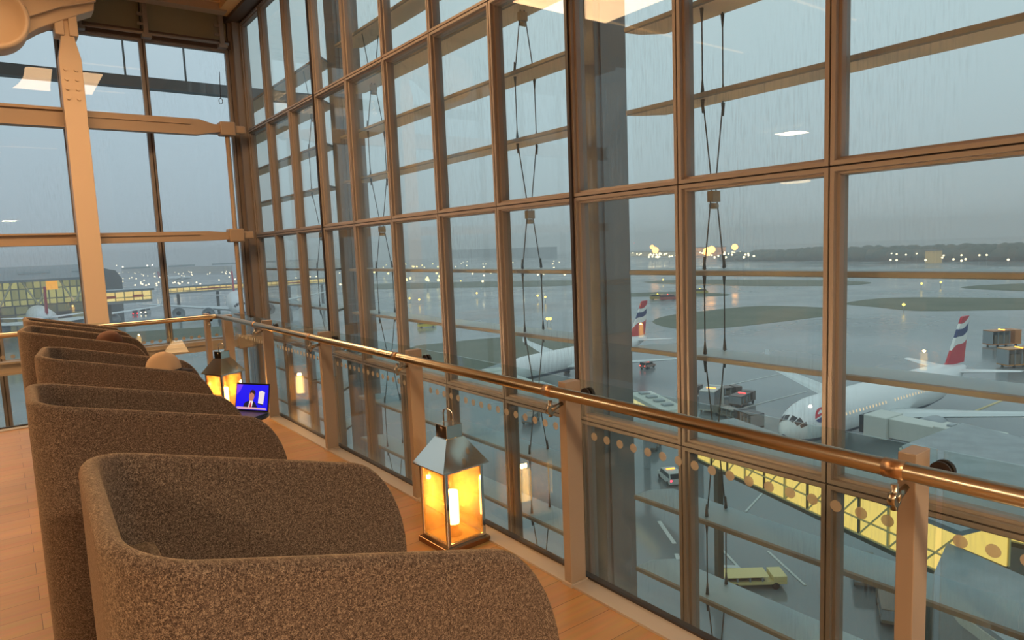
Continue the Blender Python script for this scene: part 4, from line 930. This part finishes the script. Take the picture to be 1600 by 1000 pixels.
for (px, py, l) in ((1392, 962, 'near the low right post'), (1350, 905, 'between the low sunshades at right'), (830, 660, 'beyond the near lantern'), (1020, 700, 'above the white service car')):
    vehicle(px, py, math.radians(30), (120, 104, 84), 'parked baggage cart '+l, 'dolly', beacon=None, L=5, W=2, H=1.8)
sg = empty('exit_sign', gp(1349, 745, -17.5)); tag(sg, 'small glowing green exit sign beyond the nearest balustrade post', 'sign')
MB().box(-.05, .05, -.75, .75, -.45, .45).build('sign_box', emis('exit_green', (30, 200, 90), 1.3), sg)
MB().box(-.08, -.05, -.12, .5, -.10, .12).box(-.08, -.05, .3, .42, -.28, .3).box(-.08, -.05, -.6, -.3, -.3, .3).build('pictogram', emis('exit_white', (230, 255, 220), 1.4), sg)
MB().bar((0, 0, .45), (0, 0, 1.0), .05, .05).build('bracket', PG, sg)
# ---------------- far side: woodland, low buildings, lights
def far_building(px0, px1, py, h, label, lit, th=20):
    a = gp(px0, py, GZ); c = gp(px1, py, GZ); d = (c-a); L = d.length; r = empty('low_building', (a.x, a.y, GZ), math.atan2(d.y, d.x)); tag(r, label, 'building')
    MB().box(0, L, 0, th, 0, h).build('wall', lit, r); MB().box(-1, L+1, -1, th+1, h, h+1).build('roof', mat('far_roof', (110, 116, 120), .7), r)
far_building(985, 1062, 400, 9, 'long low building with bright lights across the airfield', lit_facade('far_glow_a', (90, 84, 66), (255, 226, 150), (120, 110, 80), 7, 4, .9, .8))
far_building(1078, 1120, 400, 16, 'orange-lit hangar across the airfield behind the stay rods', lit_facade('far_glow_b', (120, 80, 50), (255, 170, 90), (200, 120, 70), 12, 8, .9, .8))
far_building(690, 860, 402, 26, 'broad dim hangar on the horizon in the middle panes', mat('dim_hangar', (104, 118, 124), .7))
far_building(430, 560, 416, 18, 'dim terminal block beyond the glass corner', lit_facade('far_glow_c', (90, 92, 84), (220, 210, 150), (100, 100, 84), 8, 6, .5, 1.2))
far_building(190, 350, 426, 14, 'distant blocks behind the airfield lights at left', lit_facade('far_glow_d', (90, 92, 84), (220, 210, 150), (90, 92, 80), 9, 5, .5, 1.6))
far_building(1445, 1462, 411, 12, 'small tan shed in front of the distant woodland', mat('tan_shed', (196, 170, 110), .7, emit=(200, 160, 90), es=.3), th=12)
wd = MB()
for i in range(420):
    px = 1130+i*1.5+random.uniform(-4, 4); py = random.uniform(403, 408); g = gp(px, py, GZ); rr = random.uniform(7, 13); hz_ = random.uniform(11, 17)*(min(1, (px-1110)/160)*.45+.55)
    wd.lathe([(0, 0), (rr*.8, hz_*.15), (rr, hz_*.45), (rr*.7, hz_*.8), (rr*.25, hz_*.97), (0, hz_)], 7, c=(g.x, g.y, GZ))
tag(wd.build('distant_woodland', mat('woodland', (70, 84, 74), .95)), 'hazy belt of woodland on the horizon at right', 'woodland', kind='stuff')
# made-up uplights, added under the slab edge to warm the sunshade undersides
for i, y in enumerate((.2, 4.6, 9.0)):
    r = empty('added_uplight', (2.62, y, -.46)); tag(r, 'small added fill uplight under the slab edge, '+['below the camera', 'below the near lantern', 'below the floor corner'][i], 'light', 'added fill uplights under the slab edge')
    MB().lathe([(0, -.10), (.05, -.09), (.06, 0), (.045, .01), (0, .0)], 16).box(-.26, -.04, -.02, .02, -.07, -.05).build('housing', BLK, r)
    l = bpy.data.lights.new('added_uplight_beam', 'SPOT'); l.energy = 200; l.color = (1, .66, .36); l.spot_size = math.radians(130); l.spot_blend = .6; l.shadow_soft_size = .012
    lo = bpy.data.objects.new('added_uplight_beam', l); C.objects.link(lo); lo.parent = r; lo.location = (0, 0, .03)
    lo.rotation_euler = Vector((-.62, 0, -.8)).to_track_quat('Z', 'Y').to_euler()
LP = MB().lathe([(0, 0), (.7, .2), (1, 1), (.7, 1.8), (0, 2)], 8).build('lamp_proto', emis('airfield_white', (255, 238, 200), 4))
lamp_me = {}
def lamp_mesh(key, rgb, es, rad, h):
    if key not in lamp_me:
        o = MB().lathe([(0, h-rad), (rad*.75, h-rad*.6), (rad, h), (rad*.75, h+rad*.6), (0, h+rad)], 10, mi=0).tube([(0, 0, 0), (0, 0, h-rad)], .12, 5, mi=1).build('lamp_mesh', [emis('lamp_glow_'+key, rgb, es), PG]); lamp_me[key] = o.data; bpy.data.objects.remove(o)
    return lamp_me[key]
bpy.data.objects.remove(LP)
def field_lamp(px, py, key, rgb, es, rad, h, lab, grp):
    g = gp(px, py, GZ+h); dd = math.hypot(g.x, g.y); g = g*min(1, 2350/dd); o = bpy.data.objects.new('airfield_lamp', lamp_mesh(key, rgb, es, rad, h)); C.objects.link(o); o.location = (g.x, g.y, GZ); tag(o, lab, 'lamp', grp)
WHT = (255, 236, 196)
def scatter(n, x0, x1, y0, y1, key, rgb, es, rad, h, lab):
    for i in range(n): field_lamp(random.uniform(x0, x1), y0+(y1-y0)*random.random()**1.4, key, rgb, es, rad, h, lab, lab.split(',')[0])
scatter(46, 168, 262, 425, 447, 'wa', WHT, 3, .9, 9, 'tiny white airfield lamp, in the end window pane right of the pale column')
scatter(44, 266, 395, 424, 444, 'wa', WHT, 3, .9, 9, 'tiny white airfield lamp, in the end window pane next to the glass corner')
scatter(14, 5, 120, 424, 428, 'wb', WHT, 4, 1.3, 16, 'tiny white lamp, glowing above the terminal roof')
scatter(30, 405, 560, 420, 450, 'wa', WHT, 3, .9, 9, 'tiny white airfield lamp, in the side panes close to the glass corner')
scatter(36, 570, 690, 412, 440, 'wc', (255, 232, 150), 4, 1.1, 9, 'tiny yellow-white airfield lamp, in the fifth and sixth side panes')
scatter(34, 700, 890, 408, 440, 'wa', WHT, 3, .9, 9, 'tiny white airfield lamp, in the panes left of the near dark column')
scatter(34, 988, 1062, 395, 402, 'wd', WHT, 4, 1.4, 10, 'tiny white airfield lamp, in the pane right of the near dark column')
scatter(22, 1082, 1180, 394, 402, 'wd', WHT, 4, 1.4, 10, 'tiny white airfield lamp, across the field behind the stay rods')
scatter(16, 1380, 1590, 396, 408, 'wa', WHT, 3, .9, 9, 'tiny white lamp, in front of the distant woodland')
for px, py in ((182, 415), (192, 417), (230, 415), (238, 414), (10, 420), (40, 418)): field_lamp(px, py, 'wf', (255, 240, 210), 7, 1.6, 24, 'bright white floodlight mast over the far apron at left', 'floodlight masts over the far apron')
for px, py in ((1019, 386), (1024, 391), (1105, 393), (1112, 390), (1148, 386)): field_lamp(px, py, 'or', (255, 170, 80), 9, 3.2, 24, 'orange floodlight mast across the airfield', 'orange floodlight masts')
for px, py in ((15, 409), (30, 409), (991, 378)): field_lamp(px, py, 'rd', (255, 50, 60), 6, 1.2, 26, 'red obstruction lamp on the horizon', 'red obstruction lamps')
for px, py, l in ((184, 450, 'right of the pale column'), ): field_lamp(px, py, 'gn', (40, 210, 150), 6, 1.3, 12, 'green signal lamp '+l, None)
for k, (px, py) in enumerate(((640, 466), (655, 468), (840, 462), (852, 464), (700, 440), (720, 439), (745, 458), (1036, 437), (855, 498), (860, 498), (655, 497), (670, 497), (1440, 443), (1470, 441), (1412, 476))):
    field_lamp(px, py, 'yl', (255, 210, 90), 5, .6, 3, 'low yellow apron lamp on the wet taxiway', 'low yellow apron lamps')

hz_m = bpy.data.materials.new('rain_haze'); hz_m.use_nodes = True; _n = hz_m.node_tree; _n.nodes.clear()
_o = _n.nodes.new('ShaderNodeOutputMaterial'); _v = _n.nodes.new('ShaderNodeVolumeScatter'); _v.inputs['Color'].default_value = (.97, .985, 1, 1); _v.inputs['Density'].default_value = .0007; _v.inputs['Anisotropy'].default_value = .2
_n.links.new(_v.outputs[0], _o.inputs['Volume'])
tag(MB().box(-1500, 2600, 24, 2700, GZ-.5, 30).build('rain_haze', hz_m), 'rainy haze hanging over the airfield', 'haze', kind='stuff')
